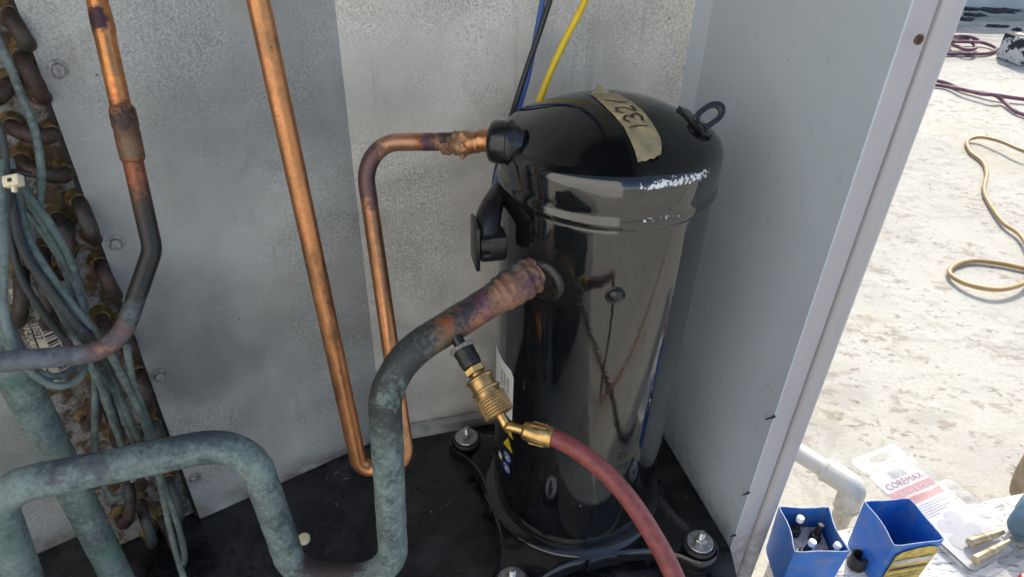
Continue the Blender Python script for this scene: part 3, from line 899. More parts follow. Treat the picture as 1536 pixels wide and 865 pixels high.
cap_tube([(-0.3085, 0.3924, 0.4351), (-0.2957, 0.3820, 0.4113), (-0.2842, 0.3712, 0.3869), (-0.2797, 0.3640, 0.3676), (-0.2827, 0.3631, 0.3399), (-0.2959, 0.3785, 0.2919), (-0.2987, 0.3767, 0.2629)], 0.0024)
tube('tube_tie', spline([(-0.3153, 0.3832, 0.4569), (-0.3040, 0.3843, 0.4585), (-0.2969, 0.3881, 0.4552)], 6), 0.002, RUBBER, caps, n=8)

conn = root('wire_connector', (-0.2945, 0.3636, 0.4550), 'small cream plastic wire connector hanging at the left edge', 'connector')
cax = (V((0.96, 0.2, -0.1)).normalized(),)
cx_ = V((0.97, 0.1, 0.2)).normalized(); cz_ = V((0.0, -0.75, 0.66)); cz_ = (cz_ - cx_ * cz_.dot(cx_)).normalized(); cy_ = cz_.cross(cx_)
cc = V((-0.2867, 0.3587, 0.4654))
obox('housing', cc, (cx_, cy_, cz_), (0.0092, 0.0065, 0.0058), CREAM, conn, 0.0006)
obox('latch', cc + cx_ * -0.0062 + cy_ * 0.001, (cx_, cy_, cz_), (0.0042, 0.0034, 0.004), CREAM, conn, 0.0004)
obox('key_tab', cc - cy_ * 0.0045, (cx_, cy_, cz_), (0.0022, 0.004, 0.0025), CREAM, conn, 0.0003)
obox('socket', cc + cz_ * 0.0028, (cx_, cy_, cz_), (0.0025, 0.0022, 0.0006), BLACK_FLAT, conn)

# ------------------------------------------------------------------ liquid line
LIQ = m_copper('liquid_line_copper', [
    ((-0.2368, 0.3983, 0.4524), 0.040, 0.020, (0.36, 0.11, 0.05), 0.42, 0.7, 0.06, 50),
    ((-0.2407, 0.4054, 0.4768), 0.016, 0.006, (0.12, 0.065, 0.035), 0.6, 0.35, 0.03, 120),
    ((-0.2407, 0.4087, 0.4850), 0.007, 0.003, (0.040, 0.025, 0.022), 0.6, 0.3, 0.02, 160),
    ((-0.2385, 0.4006, 0.4680), 0.006, 0.003, (0.17, 0.11, 0.07), 0.6, 0.3, 0.02, 200),
    ((-0.2543, 0.4282, 0.5396), 0.0095, 0.002, (0.045, 0.022, 0.03), 0.55, 0.3, 0.010, 130),
    ((-0.2364, 0.3912, 0.4298), 0.018, 0.014, (0.13, 0.065, 0.035), 0.5, 0.45, 0.05, 80),
    ((-0.2332, 0.3836, 0.4136), 0.036, 0.016, (0.040, 0.030, 0.022), 0.5, 0.35, 0.05, 60),
        ((-0.2449, 0.3566, 0.3745), 0.026, 0.010, (0.085, 0.105, 0.12), 0.6, 0.2, 0.05, 80),
    ((-0.2352, 0.3751, 0.4012), 0.030, 0.010, (0.010, 0.010, 0.010), 0.42, 0.1, 0.03, 80),
    ((-0.2513, 0.3561, 0.3649), 0.012, 0.006, (0.03, 0.03, 0.03), 0.6, 0.2, 0.05, 110),
    ((-0.2577, 0.3364, 0.3629), 0.020, 0.012, (0.14, 0.085, 0.08), 0.6, 0.25, 0.06, 70),
    ((-0.2759, 0.3008, 0.3816), 0.036, 0.014, (0.10, 0.105, 0.12), 0.55, 0.2, 0.08, 60),
    ((-0.2684, 0.3031, 0.3850), 0.020, 0.008, (0.15, 0.165, 0.185), 0.6, 0.2, 0.08, 90)], tint=(0.66, 0.27, 0.085))
liq = root('liquid_line', ((-0.2317, 0.3807, 0.4094)[0], (-0.2317, 0.3807, 0.4094)[1], 0.0), 'scorched copper pipe with brazed coupling bending left over the coil', 'pipe')
_l0 = V((-0.2605, 0.4529, 0.5665))
lp = fillet([V((_l0.x - 0.006, _l0.y + 0.004, 0.955)), (-0.2605, 0.4529, 0.5665), (-0.2327, 0.3819, 0.4076), (-0.2495, 0.3388, 0.3575), (-0.3021, 0.2872, 0.3883)], [0.05, 0.02, 0.028], 0.003)
tube('pipe', lp, 0.0061, LIQ, liq, n=22, bulges=[((-0.2567, 0.4330, 0.5361), 0.010, 0.0007, 0.001)])
ca, cb = V((-0.2445, 0.4147, 0.4902)), V((-0.2402, 0.4030, 0.4601))
ln = (cb - ca).length
lathe('brazed_coupling', [(0.0060, -0.001), (0.0071, 0.0004), (0.0077, 0.002), (0.0078, ln * 0.35), (0.0073, ln * 0.42), (0.0076, ln * 0.5), (0.0074, ln * 0.95), (0.0068, ln), (0.0060, ln + 0.001)], LIQ, liq, ca, cb - ca, 24)

# ------------------------------------------------------------------ copper hot gas line
COP = m_copper('discharge_copper', [
    ((-0.1150, 0.5186, 0.4065), 0.030, 0.008, (0.15, 0.085, 0.085), 0.42, 0.6, 0.05, 70),
    ((-0.0932, 0.5247, 0.4241), 0.018, 0.006, (0.60, 0.33, 0.22), 0.38, 0.85, 0.04, 80),
    ((-0.1060, 0.5156, 0.4111), 0.007, 0.002, (0.66, 0.38, 0.27), 0.4, 0.8, 0.012, 120),
    ((-0.0664, 0.5154, 0.4284), 0.010, 0.002, (0.10, 0.05, 0.075), 0.45, 0.4, 0.010, 140),
    ((-0.0482, 0.5111, 0.4309), 0.0145, 0.003, (0.25, 0.145, 0.085), 0.66, 0.4, 0.02, 240),
    ((-0.0535, 0.5139, 0.4350), 0.0085, 0.002, (0.035, 0.025, 0.025), 0.6, 0.2, 0.014, 260),
    ((-0.0318, 0.5073, 0.4341), 0.0055, 0.002, (0.30, 0.05, 0.07), 0.4, 0.6, 0.006, 160),
    ((-0.0287, 0.5076, 0.4346), 0.003, 0.001, (0.10, 0.12, 0.28), 0.4, 0.6, 0.004, 160)], dull=0.6)
dis = root('discharge_line', (-0.10, 0.40, 0.0), 'clean copper pipe dropping to a loop and rising to the compressor top fitting', 'pipe')
_d0 = V((-0.1598, 0.4438, 0.5709))
dp = fillet([V((_d0.x - 0.012, _d0.y + 0.012, 0.955)), (-0.1598, 0.4438, 0.5709), (-0.1243, 0.4003, 0.1827), (-0.0842, 0.4044, 0.1799), (-0.1269, 0.5341, 0.4202), (-0.0152, 0.5018, 0.4386)], [0.05, 0.012, 0.018, 0.03], 0.003)
tube('pipe', dp, 0.0071, COP, dis, n=24)
ja, jb = V((-0.0578, 0.5137, 0.4294)), V((-0.0240, 0.5042, 0.4368))
jn = (jb - ja)
tube('brazed_joint', [ja.lerp(jb, k / 26) for k in range(27)], lambda t: 0.0073 + (0.0010 if 0.25 < t < 0.86 else 0.0), COP, dis, n=22,
     bulges=[((-0.0417, 0.5078, 0.4297), 0.008, 0.0010, 0.0020), ((-0.0482, 0.5120, 0.4305), 0.013, 0.0003, 0.0020)])
tube('solder_drip', [V((-0.0416, 0.5063, 0.4293)), V((-0.0415, 0.5043, 0.4263)), V((-0.0414, 0.5025, 0.4237)), V((-0.0413, 0.5016, 0.4225))], lambda t: 0.0026 * (1 - 0.7 * t), COP, dis, n=10)

# ------------------------------------------------------------------ suction line
SUC = m_patina('suction_patina', dark=0.20, ls=[
    ((-0.0553, 0.4094, 0.3189), 0.074, 0.022, (0.034, 0.037, 0.038), 0.5, 0.15, 0.07, 45),
    ((-0.0836, 0.3790, 0.3102), 0.040, 0.020, (0.032, 0.037, 0.039), 0.55, 0.1, 0.07, 50),
    ((-0.0832, 0.3708, 0.2983), 0.010, 0.006, (0.13, 0.19, 0.175), 0.7, 0.05, 0.05, 70),
    ((-0.0620, 0.4020, 0.3170), 0.012, 0.006, (0.11, 0.115, 0.11), 0.6, 0.1, 0.04, 160),
    ((-0.0326, 0.4081, 0.3259), 0.022, 0.010, (0.20, 0.145, 0.085), 0.5, 0.4, 0.05, 80),
    ((-0.0466, 0.4110, 0.3300), 0.008, 0.004, (0.34, 0.10, 0.035), 0.5, 0.5, 0.025, 110),
    ((-0.0212, 0.4173, 0.3393), 0.015, 0.006, (0.22, 0.07, 0.13), 0.42, 0.5, 0.035, 90),
    ((-0.0321, 0.4166, 0.3382), 0.009, 0.004, (0.040, 0.040, 0.042), 0.5, 0.3, 0.03, 120),
    ((-0.0170, 0.4121, 0.3316), 0.010, 0.006, (0.44, 0.20, 0.12), 0.45, 0.6, 0.03, 100),
    ((0.0002, 0.4324, 0.3434), 0.019, 0.004, (0.34, 0.175, 0.11), 0.6, 0.45, 0.02, 200),
    ((0.0035, 0.4320, 0.3517), 0.006, 0.003, (0.26, 0.10, 0.12), 0.5, 0.5, 0.02, 200),
    ((-0.0075, 0.4193, 0.3421), 0.007, 0.003, (0.12, 0.065, 0.045), 0.6, 0.4, 0.03, 200),
    ((0.0086, 0.4299, 0.3486), 0.007, 0.003, (0.13, 0.07, 0.05), 0.6, 0.4, 0.04, 220),
    ((0.0223, 0.4494, 0.3505), 0.020, 0.004, (0.26, 0.145, 0.10), 0.6, 0.4, 0.02, 180),
    ((0.0162, 0.4428, 0.3497), 0.007, 0.004, (0.13, 0.055, 0.08), 0.5, 0.5, 0.03, 160),
    ((-0.1419, 0.3554, 0.1161), 0.021, 0.005, (0.062, 0.038, 0.038), 0.75, 0.05, 0.02, 140),
    ((-0.1600, 0.3526, 0.1155), 0.014, 0.005, (0.060, 0.038, 0.037), 0.75, 0.05, 0.02, 140),
    ((-0.2306, 0.3687, 0.2601), 0.026, 0.014, (0.055, 0.078, 0.092), 0.6, 0.05, 0.05, 40),
    ((-0.2940, 0.3212, 0.2793), 0.022, 0.014, (0.065, 0.075, 0.09), 0.6, 0.05, 0.06, 40)])
suc = root('suction_line', ((-0.0947, 0.3845, 0.2039)[0], (-0.0947, 0.3845, 0.2039)[1], 0.0), 'thick verdigris suction pipe looping from the compressor side to lower left', 'pipe')
SUC0 = V((0.0410, 0.4800, 0.3520))
sp = fillet([SUC0, (-0.0916, 0.3818, 0.3125), (-0.0945, 0.3573, 0.0906), (-0.1778, 0.3506, 0.0985), (-0.1967, 0.3679, 0.2502), (-0.3493, 0.3066, 0.2582), (-0.3756, 0.3084, 0.0938)], [0.052, 0.036, 0.034, 0.040, 0.030], 0.003)
tube('pipe', sp, 0.0124, SUC, suc, n=32, rough=0.0005)
_sd = (V((-0.0916, 0.3818, 0.3125)) - SUC0).normalized()
ba, bb = SUC0 + _sd * 0.070, SUC0 + _sd * 0.012
tube('brazed_swage', [ba.lerp(bb, k / 44) for k in range(45)], lambda t: 0.0125 + 0.0019 * min(1, t * 5) + 0.0005 * math.sin(t * 46 + math.sin(t * 9) * 2) , SUC, suc, n=44,
     bulges=[(ba.lerp(bb, 0.42), 0.020, 0.0002, 0.0016), (ba.lerp(bb, 0.75), 0.012, 0.0001, 0.0010)])
# access valve on the pipe
AV = [V((-0.0384, 0.4046, 0.3209)), V((-0.0318, 0.3958, 0.3151)), V((-0.0255, 0.3880, 0.3092)), V((-0.0047, 0.3612, 0.2879))]
ad = (AV[3] - AV[0]).normalized()
tt = lambda px: AV[0] + ad * px
lathe('valve_stem', [(0.0046, -0.004), (0.0046, 0.006)], BLACK_PLAIN, suc, AV[0], ad, 16)
lathe('valve_body', [(0.0074, 0.004), (0.0098, 0.0045), (0.0099, 0.0068), (0.0082, 0.0074), (0.0084, 0.010), (0.0079, 0.013), (0.0083, 0.016), (0.0074, 0.0215), (0.0050, 0.022)],
      simple('sooty_valve', (0.020, 0.018, 0.017), 0.35, 0.3, var=0.5, scale=300, bump=0.6), suc, AV[0], ad, 20)
lathe('valve_gasket', [(0.0090, 0.0042), (0.0102, 0.0050), (0.0102, 0.0068), (0.0092, 0.0074)], simple('ashy_gasket', (0.20, 0.19, 0.18), 0.8, var=0.5, scale=500, bump=0.6), suc, AV[0], ad, 20)

# ------------------------------------------------------------------ charging hose with coupler
hs = root('charging_hose', ((0.0319, 0.3516, 0.2793)[0], (0.0319, 0.3516, 0.2793)[1], 0.0), 'red rubber charging hose with brass quick coupler on the suction pipe', 'hose')
x_, y_, z_ = frame_of(ad)
def hexprism(name, base, axis, r, h0, h1, mat, parent):
    x, y, z = frame_of(axis)
    v = []
    for hh, k in ((h0, 0.92), (h0 + 0.0006, 1), (h1 - 0.0006, 1), (h1, 0.92)):
        for j in range(6):
            a = math.pi / 3 * j
            v.append(V(base) + z * hh + (x * math.cos(a) + y * math.sin(a)) * r * k)
    f = [(i * 6 + j, i * 6 + (j + 1) % 6, (i + 1) * 6 + (j + 1) % 6, (i + 1) * 6 + j) for i in range(3) for j in range(6)]
    f += [tuple(range(5, -1, -1)), tuple(range(18, 24))]
    return put(name, v, f, mat, parent)
hexprism('hex_nut', AV[0], ad, 0.0078, 0.0222, 0.0275, BRASS_BRIGHT, hs)
prof = [(0.0046, 0.0272), (0.0046, 0.030), (0.0088, 0.0302), (0.0106, 0.0312), (0.0110, 0.0322), (0.0106, 0.0332), (0.0094, 0.0336), (0.0095, 0.0405),
        (0.0107, 0.0408), (0.0112, 0.0416), (0.0108, 0.0426), (0.0096, 0.0430), (0.0098, 0.0466)]
h = 0.0468
for k in range(7):
    prof += [(0.0104, h), (0.0113, h + 0.0007), (0.0113, h + 0.0014), (0.0104, h + 0.0020)]
    h += 0.0022
prof += [(0.0100, h), (0.0050, h + 0.0004)]
qc = lathe('quick_coupler', prof, BRASS, hs, AV[0], ad, 40)
for k in range(36):      # knurl ridges round the grip
    a = 2 * math.pi * k / 36
    dd = x_ * math.cos(a) + y_ * math.sin(a)
    tube('knurl_ridge', [AV[0] + ad * hh + dd * 0.0110 for hh in (0.0470, 0.0545, 0.0618)], 0.00045, BRASS, qc, n=5)
ce = AV[0] + ad * 0.062
fa = V((0.0116, 0.3504, 0.2864)); fb = V((0.0313, 0.3443, 0.2863))
fd = (fb - fa).normalized()
tube('bent_tube', fillet([AV[0] + ad * 0.060, AV[0] + ad * 0.075, fa - fd * 0.012, fa + fd * 0.002], [0.008, 0.01], 0.002), 0.0034, BRASS_BRIGHT, hs, n=16)
fl_ = (fb - fa).length
fe = lathe('crimp_ferrule', [(0.0045, -0.001), (0.0060, 0.0), (0.0068, 0.0015), (0.0066, 0.003), (0.0074, 0.0045), (0.0077, fl_ * 0.5), (0.0076, fl_ - 0.002), (0.0071, fl_), (0.0062, fl_ + 0.0004)], BRASS_BRIGHT, hs, fa, fd, 28)
fx, fy, fz = frame_of(fd)
for k in range(8):       # crimped flats
    a = 2 * math.pi * k / 8
    dd = fx * math.cos(a) + fy * math.sin(a); tg = fz.cross(dd)
    obox('crimp_rib', fa + fd * (fl_ * 0.52) + dd * 0.0074, (fd, tg, dd), (fl_ * 0.52, 0.0019, 0.0014), BRASS, fe, 0.0004)
HP = [fb - fd * 0.004, fb + fd * 0.004, (0.0494, 0.3338, 0.2852), (0.0672, 0.3210, 0.2791), (0.0828, 0.3040, 0.2720), (0.0969, 0.2847, 0.2616), (0.1082, 0.2649, 0.2506), (0.1188, 0.2454, 0.2313), (0.1301, 0.2242, 0.2006), (0.1487, 0.2022, 0.1336),
      (0.1700, 0.1300, -0.0900), (0.2900, 0.0400, -0.1850), (0.5500, 0.0500, -0.1930), (1.0000, 0.0800, -0.1930), (1.8000, 0.1000, -0.1930)]
tube('hose', spline(HP, 10), 0.0063, HOSE_RED, hs, n=20)

# ------------------------------------------------------------------ compressor
CX0, CY0 = 0.074, 0.526
cp = root('compressor', (CX0, CY0, 0.0), 'tall glossy black scroll compressor standing in the cabinet', 'compressor')
cb0 = V((CX0, CY0, 0.0))
lathe('shell', [(0.078, 0.026), (0.083, 0.027), (0.0862, 0.031), (0.087, 0.037), (0.087, 0.395), (0.0868, 0.401), (0.0858, 0.403)], BLACK, cp, cb0, n=128)
lathe('top_cap', [(0.0868, 0.3992), (0.0888, 0.4000), (0.0897, 0.4030), (0.0895, 0.4058), (0.0886, 0.4085), (0.0880, 0.4112), (0.0885, 0.4150), (0.0886, 0.4180), (0.0886, 0.4302), (0.0880, 0.4342), (0.0862, 0.4376), (0.0835, 0.4400), (0.0800, 0.4418), (0.0750, 0.4440), (0.0680, 0.4475), (0.0600, 0.4515), (0.0520, 0.4551), (0.0450, 0.4580), (0.0370, 0.4607), (0.0300, 0.4626), (0.0220, 0.4643), (0.0150, 0.4653), (0.0070, 0.4659), (0.0, 0.4660)], BLACK, cp, cb0, n=128)
lathe('base_ring', [(0.074, 0.0200), (0.094, 0.0200), (0.0962, 0.0215), (0.0962, 0.0245), (0.0945, 0.0262), (0.090, 0.0270), (0.0865, 0.0285), (0.080, 0.0285)], BLACK_FOOT, cp, cb0, n=96)
feet = [V((-0.0483, 0.5837, 0.0300)), V((0.2020, 0.4490, 0.0300)), V((0.0089, 0.3999, 0.0300))]
feet.append(feet[0] + feet[1] - feet[2])
def foot(fp_):
    d = V((fp_.x - CX0, fp_.y - CY0)); L = d.length; d.normalize(); t = V((-d.y, d.x))
    prof = []
    for k in range(0, 9):
        s = k / 8
        x = 0.062 + (L - 0.062) * s
        w = 0.0215 + 0.060 * (1 - s) ** 2.0
        prof.append((x, w))
    rim = [(x, -w) for x, w in prof]
    for k in range(1, 12):
        a = -math.pi / 2 + math.pi * k / 12
        rim.append((L + 0.021 * math.cos(a), 0.021 * math.sin(a)))
    rim += [(x, w) for x, w in reversed(prof)]
    n = len(rim)
    def pt(x, w, z): return (CX0 + d.x * x + t.x * w, CY0 + d.y * x + t.y * w, z)
    v, f = [], []
    rings = [(0.80, 0.0225), (0.90, 0.0240), (0.965, 0.0225), (1.0, 0.0180), (1.0, 0.0085), (0.97, 0.0085)]
    for k, z in rings:
        for x, w in rim:
            xx = L + (x - L) * k if x > L else x
            v.append(pt(xx, w * k, z))
    for i in range(len(rings) - 1):
        for j in range(n):
            j2 = (j + 1) % n
            f.append((i * n + j, i * n + j2, (i + 1) * n + j2, (i + 1) * n + j))
    f.append(tuple(range(n)))
    fo = put('mounting_foot', v, f, BLACK_FOOT, cp, True)
    b = V((fp_.x, fp_.y, 0))
    lathe('rubber_grommet', [(0.0185, 0.0005), (0.0192, 0.003), (0.0185, 0.0075), (0.0150, 0.009), (0.0150, 0.0235), (0.0168, 0.0245), (0.0172, 0.0275), (0.0160, 0.0290), (0.006, 0.0292)], RUBBER, fo, b, n=28)
    lathe('washer', [(0.0045, 0.0290), (0.0132, 0.0292), (0.0136, 0.0300), (0.0136, 0.0308), (0.0130, 0.0314), (0.0045, 0.0316)], STEEL, fo, b, n=28)
    hexprism('nut', b, (0, 0, 1), 0.0066, 0.0314, 0.0370, STEEL, fo)
    st = [(0.0034, 0.030)]
    h = 0.037
    for k in range(6):
        st += [(0.0036, h), (0.0031, h + 0.0006)]
        h += 0.0013
    st += [(0.0034, h), (0.0028, h + 0.0008)]
    lathe('threaded_stud', st, STEEL, fo, b, n=14)
for fp_ in feet:
    foot(fp_)
# discharge fitting on the cap
da = (V((-0.0204, 0.5036, 0.4377)) - V((0.0001, 0.5000, 0.4377))).normalized()
lathe('discharge_fitting', [(0.0120, -0.010), (0.0160, -0.003), (0.0172, 0.0), (0.0176, 0.002), (0.0160, 0.0030), (0.0164, 0.0045), (0.0164, 0.0125), (0.0157, 0.0150), (0.0137, 0.0170), (0.0110, 0.0180), (0.0085, 0.0184)], BLACK_PLAIN, cp, V((-0.0035, 0.5002, 0.4381)), da, 36)
lathe('copper_stub', [(0.0100, 0.0), (0.0098, 0.003), (0.0086, 0.006), (0.0083, 0.012)], COP, cp, V((-0.0173, 0.5025, 0.4377)), da, 24)
# suction stub collar
sS = V((0.0234, 0.4553, 0.3428)); sR = V((sS.x - CX0, sS.y - CY0, 0)).normalized()
lathe('suction_collar', [(0.0195, -0.004), (0.0192, 0.0000), (0.0180, 0.0012), (0.0165, 0.0022), (0.0150, 0.0026), (0.0130, 0.0026)], simple('scorched_steel', (0.009, 0.009, 0.009), 0.3, 0.0, var=0.8, scale=420, bump=0.7, bscale=260), cp, sS, sR, 36)
# round plug pressed into the shell front
pp = V((0.0792, 0.4392, 0.3429)); pr = V((pp.x - CX0, pp.y - CY0, 0)).normalized()
pb = pp - pr * 0.0012
lathe('shell_plug', [(0.0080, 0.0), (0.0080, 0.0016), (0.0072, 0.0022), (0.0064, 0.0015), (0.0058, 0.0014), (0.0050, 0.0030), (0.0030, 0.0042), (0.0, 0.0045)], BLACK_PLAIN, cp, pb, pr, 28)
# lifting eye
la, lb_ = V((0.1336, 0.5127, 0.4510)), V((0.1534, 0.5292, 0.4570))
eye_c = V((0.1483, 0.5254, 0.4551))
ex = (V((0.1600, 0.5322, 0.4615)) - V((0.1407, 0.5239, 0.4495))).normalized()
ey = V(cam.matrix_world.to_3x3().col[2]).cross(ex).normalized()
ez = ex.cross(ey)
ring_o, ring_i = [], []
N = 28
for k in range(N):
    a = 2 * math.pi * k / N
    ring_o.append((0.0122 * math.cos(a) * 1.0 + 0.002 * (1 if math.cos(a) > 0 else -1), 0.0085 * math.sin(a)))
    ring_i.append((0.0068 * math.cos(a) + 0.002 * (1 if math.cos(a) > 0 else -1), 0.0041 * math.sin(a)))
v, f = [], []
for zz in (-0.002, 0.002):
    for rg in (ring_o, ring_i):
        v += [eye_c + ex * x + ey * y + ez * zz for x, y in rg]
for k in range(N):
    k2 = (k + 1) % N
    f += [(k, k2, N + k2, N + k), (2 * N + k, 3 * N + k, 3 * N + k2, 2 * N + k2), (k, 2 * N + k, 2 * N + k2, k2), (N + k, N + k2, 3 * N + k2, 3 * N + k)]
eye = put('lifting_eye', v, f, BLACK_PLAIN, cp)
do_bevel(eye, 0.0005, 2)
t0, t1 = V((0.1306, 0.5421, 0.4520)), V((0.1434, 0.5061, 0.4454))
tx = (t1 - t0).normalized(); tm_ = ((t0 + t1) / 2).xy - V((CX0, CY0)); tm_.normalize(); tn = V((tm_.x * 0.43, tm_.y * 0.43, 0.90)); tn = (tn - tx * tn.dot(tx)).normalized(); ty = tn.cross(tx)
obox('eye_base', (t0 + t1) / 2 + tn * 0.0016, (tx, ty, tn), ((t1 - t0).length * 1.02, 0.011, 0.0040), BLACK_PLAIN, cp, 0.0006)
# terminal cover with plug on the left of the shell
tc = V((-0.0182, 0.4682, 0.3689))
ux = V((-0.97, -0.24, 0)).normalized(); uy = V((0.24, -0.97, 0)); uz = V((0, 0, 1))
obox('terminal_housing', V((-0.0168, 0.4711, 0.3660)), (ux, uy, uz), (0.022, 0.020, 0.022), PLASTIC_BLK, cp, 0.003)
obox('terminal_flange', V((-0.0297, 0.4680, 0.3686)), (ux, uy, uz), (0.0035, 0.026, 0.038), PLASTIC_BLK, cp, 0.0012)
tube('terminal_boot', spline([(-0.0216, 0.4725, 0.3698), (-0.0210, 0.4811, 0.3787), (-0.0184, 0.4933, 0.3858), (-0.0142, 0.5057, 0.3915), (-0.0114, 0.5170, 0.3955)], 8), lambda t: 0.0112 - 0.0055 * t ** 1.6, PLASTIC_BLK, cp, n=22)
obox('terminal_clip', V((-0.0224, 0.4682, 0.3759)), (ux, uy, uz), (0.006, 0.0215, 0.003), PLASTIC_BLK, cp, 0.0006)
obox('terminal_clip', V((-0.0222, 0.4652, 0.3645)), (ux, uy, uz), (0.006, 0.0215, 0.003), PLASTIC_BLK, cp, 0.0006)

# labels wrapped on the shell
def ang_of(p): return math.atan2(p[1] - CY0, p[0] - CX0)
def cyl(a, z, r=0.0872): return V((CX0 + r * math.cos(a), CY0 + r * math.sin(a), z))
lr = ang_of((0.0043, 0.4740, 0.2052)); 
lr = lr if lr > 0 else lr + 2 * math.pi
la_ = lr - 1.15
zt, zm, zb_ = (0.0023, 0.4767, 0.2303)[2], (0.0046, 0.4735, 0.1697)[2], (0.0059, 0.4718, 0.0955)[2]
def patch(name, a0, a1, z0, z1, mat, parent, r, corner=0.0, n=24):
    pts = []
    if corner:
        for k in range(7):
            t = math.pi / 2 * k / 6
            pts.append((a1 - (corner / 0.087) * (1 - math.sin(t)), z1 - corner * (1 - math.cos(t))))
    v, f = [], []
    for k in range(n + 1):
        a = a0 + (a1 - a0) * k / n
        top = z1
        if corner:
            x = (a1 - a) * 0.087
            if x < corner:
                top = z1 - corner + math.sqrt(max(0, corner ** 2 - (corner - x) ** 2))
        v += [cyl(a, z0, r), cyl(a, top, r)]
        if k:
            f.append((2 * k - 2, 2 * k, 2 * k + 1, 2 * k - 1))
    return put(name, v, f, mat, parent, 'full')
wl = patch('white_label', la_, lr, zm, zt, PAPER, cp, 0.08735, 0.006)
bl = patch('warning_label', la_, lr, zb_, zm - 0.0004, BLACK_FLAT, cp, 0.08735)
def decal(name, px, pts, mat, parent, r=0.08755):
    r = r + 0.0005
    a, z = ang_of(px), px[2]
    v = [cyl(a + x / 0.087, z + y, r) for x, y in pts]
    return put(name, v, [tuple(range(len(pts)))], mat, parent)
tri = lambda s: [(-s, -s * 0.85), (s, -s * 0.85), (0, s * 0.95)]
disc = lambda s: [(s * math.cos(2 * math.pi * k / 24), s * math.sin(2 * math.pi * k / 24)) for k in range(24)]
decal('warning_triangle', (0.0010, 0.4786, 0.1562), tri(0.0095), YELLOW, bl)
decal('warning_triangle', (0.0015, 0.4779, 0.1358), tri(0.0085), YELLOW, bl)
decal('bolt_mark', (0.0015, 0.4779, 0.1349), [(-0.001, -0.004), (0.001, -0.0006), (0.0001, -0.0006), (0.0012, 0.004), (-0.0014, 0.0002), (0, 0.0002)], INK, bl, 0.0877)
for q in ((0.0013, 0.4782, 0.1164), (0.0010, 0.4787, 0.1002)):
    decal('mandatory_sign', q, disc(0.0068), SIGN_BLUE, bl)
    ring = decal('sign_ring', q, disc(0.0050), PAPER, bl, 0.08765)
    decal('sign_centre', q, disc(0.0042), SIGN_BLUE, bl, 0.08775)
    decal('sign_mark', q, [(-0.0022, -0.002), (0.001, -0.0026), (0.0026, 0.001), (-0.0004, 0.0026)], PAPER, bl, 0.08785)
decal('sign_mark', (-0.0055, 0.4907, 0.1042), [(-0.004, -0.004), (0.003, -0.004), (0.004, 0.004), (-0.003, 0.004)], PAPER, bl, 0.08765)
def label_fn(a0, z0):
    return lambda x, y: cyl(a0 + y / 0.087, z0 - x, 0.0876)
for k, body in enumerate(('MOTOR', 'R410A 20', '0R 60Hz')):
    text_on('lettering', body, 0.0055, INK, wl, None if False else (0, 0, 0), (1, 0, 0), (0, 1, 0), fn=label_fn(lr - 0.10 - 0.075 * k, zt - 0.012))
def shell_fn(p):
    a0, z0 = ang_of(p), p[2]
    return lambda x, y: cyl(a0 + x / 0.087, z0 + y, 0.0873)
text_on('stamped_mark', '20', 0.011, BLACK_FLAT, cp, (0, 0, 0), (1, 0, 0), (0, 1, 0), fn=shell_fn((0.1011, 0.4433, 0.1591)))
text_on('stamped_mark', 'OR', 0.010, BLACK_FLAT, cp, (0, 0, 0), (1, 0, 0), (0, 1, 0), fn=shell_fn((0.1030, 0.4440, 0.1430)))

# masking tape over the cap
def dome(r):
    pts = [(0, .466), (.015, .4653), (.03, .4626), (.045, .458), (.06, .4515), (.075, .444), (.0835, .44), (.0862, .4376), (.088, .4342), (.0886, .4302), (.0887, .40)]
    for (a, za), (b, zb) in zip(pts, pts[1:]):
        if r <= b:
            return za + (zb - za) * (r - a) / (b - a)
    return 0.42
TL_ = [V(q) for q in ((0.0558, 0.5380, 0.4641), (0.0639, 0.5126, 0.4650), (0.0715, 0.4963, 0.4626), (0.0774, 0.4835, 0.4587), (0.0817, 0.4697, 0.4528), (0.0840, 0.4616, 0.4488), (0.0854, 0.4543, 0.4451))]
TR_ = [V(q) for q in ((0.0775, 0.5376, 0.4654), (0.0868, 0.5194, 0.4653), (0.0936, 0.5076, 0.4631), (0.0997, 0.4910, 0.4584), (0.1036, 0.4801, 0.4538), (0.1035, 0.4689, 0.4494), (0.1016, 0.4599, 0.4457))]
def tape_pt(a, b, lift=0.0):
    k = min(b, 0.9999) * (len(TL_) - 1); i = int(k); t = k - i
    l = TL_[i].lerp(TL_[i + 1], t); r_ = TR_[i].lerp(TR_[i + 1], t)
    q = l.lerp(r_, a)
    z = dome(math.hypot(q.x - CX0, q.y - CY0))
    w = 0.0009 * (0.5 + noise.noise(V((q.x * 130, q.y * 130, 3)))) * (1 if b > 0.45 else 0.35)
    if b > 0.9 and a > 0.7: w += 0.003 * (b - 0.9) * 10 * (a - 0.7) / 0.3
    return V((q.x, q.y, z + 0.0007 + w + lift))
na, nb = 14, 44
v, f = [], []
for i in range(nb + 1):
    for j in range(na + 1):
        a = j / na; b = i / nb
        if i == nb: b -= 0.05 * abs(math.sin(a * 9)) * (0.4 + a * 0.3)
        v.append(tape_pt(a, b))
for i in range(nb):
    for j in range(na):
        f.append((i * (na + 1) + j, i * (na + 1) + j + 1, (i + 1) * (na + 1) + j + 1, (i + 1) * (na + 1) + j))
tp = put('masking_tape', v, f, TAPE, cp, 'full', label='crumpled strip of masking tape with handwritten numbers over the cap')
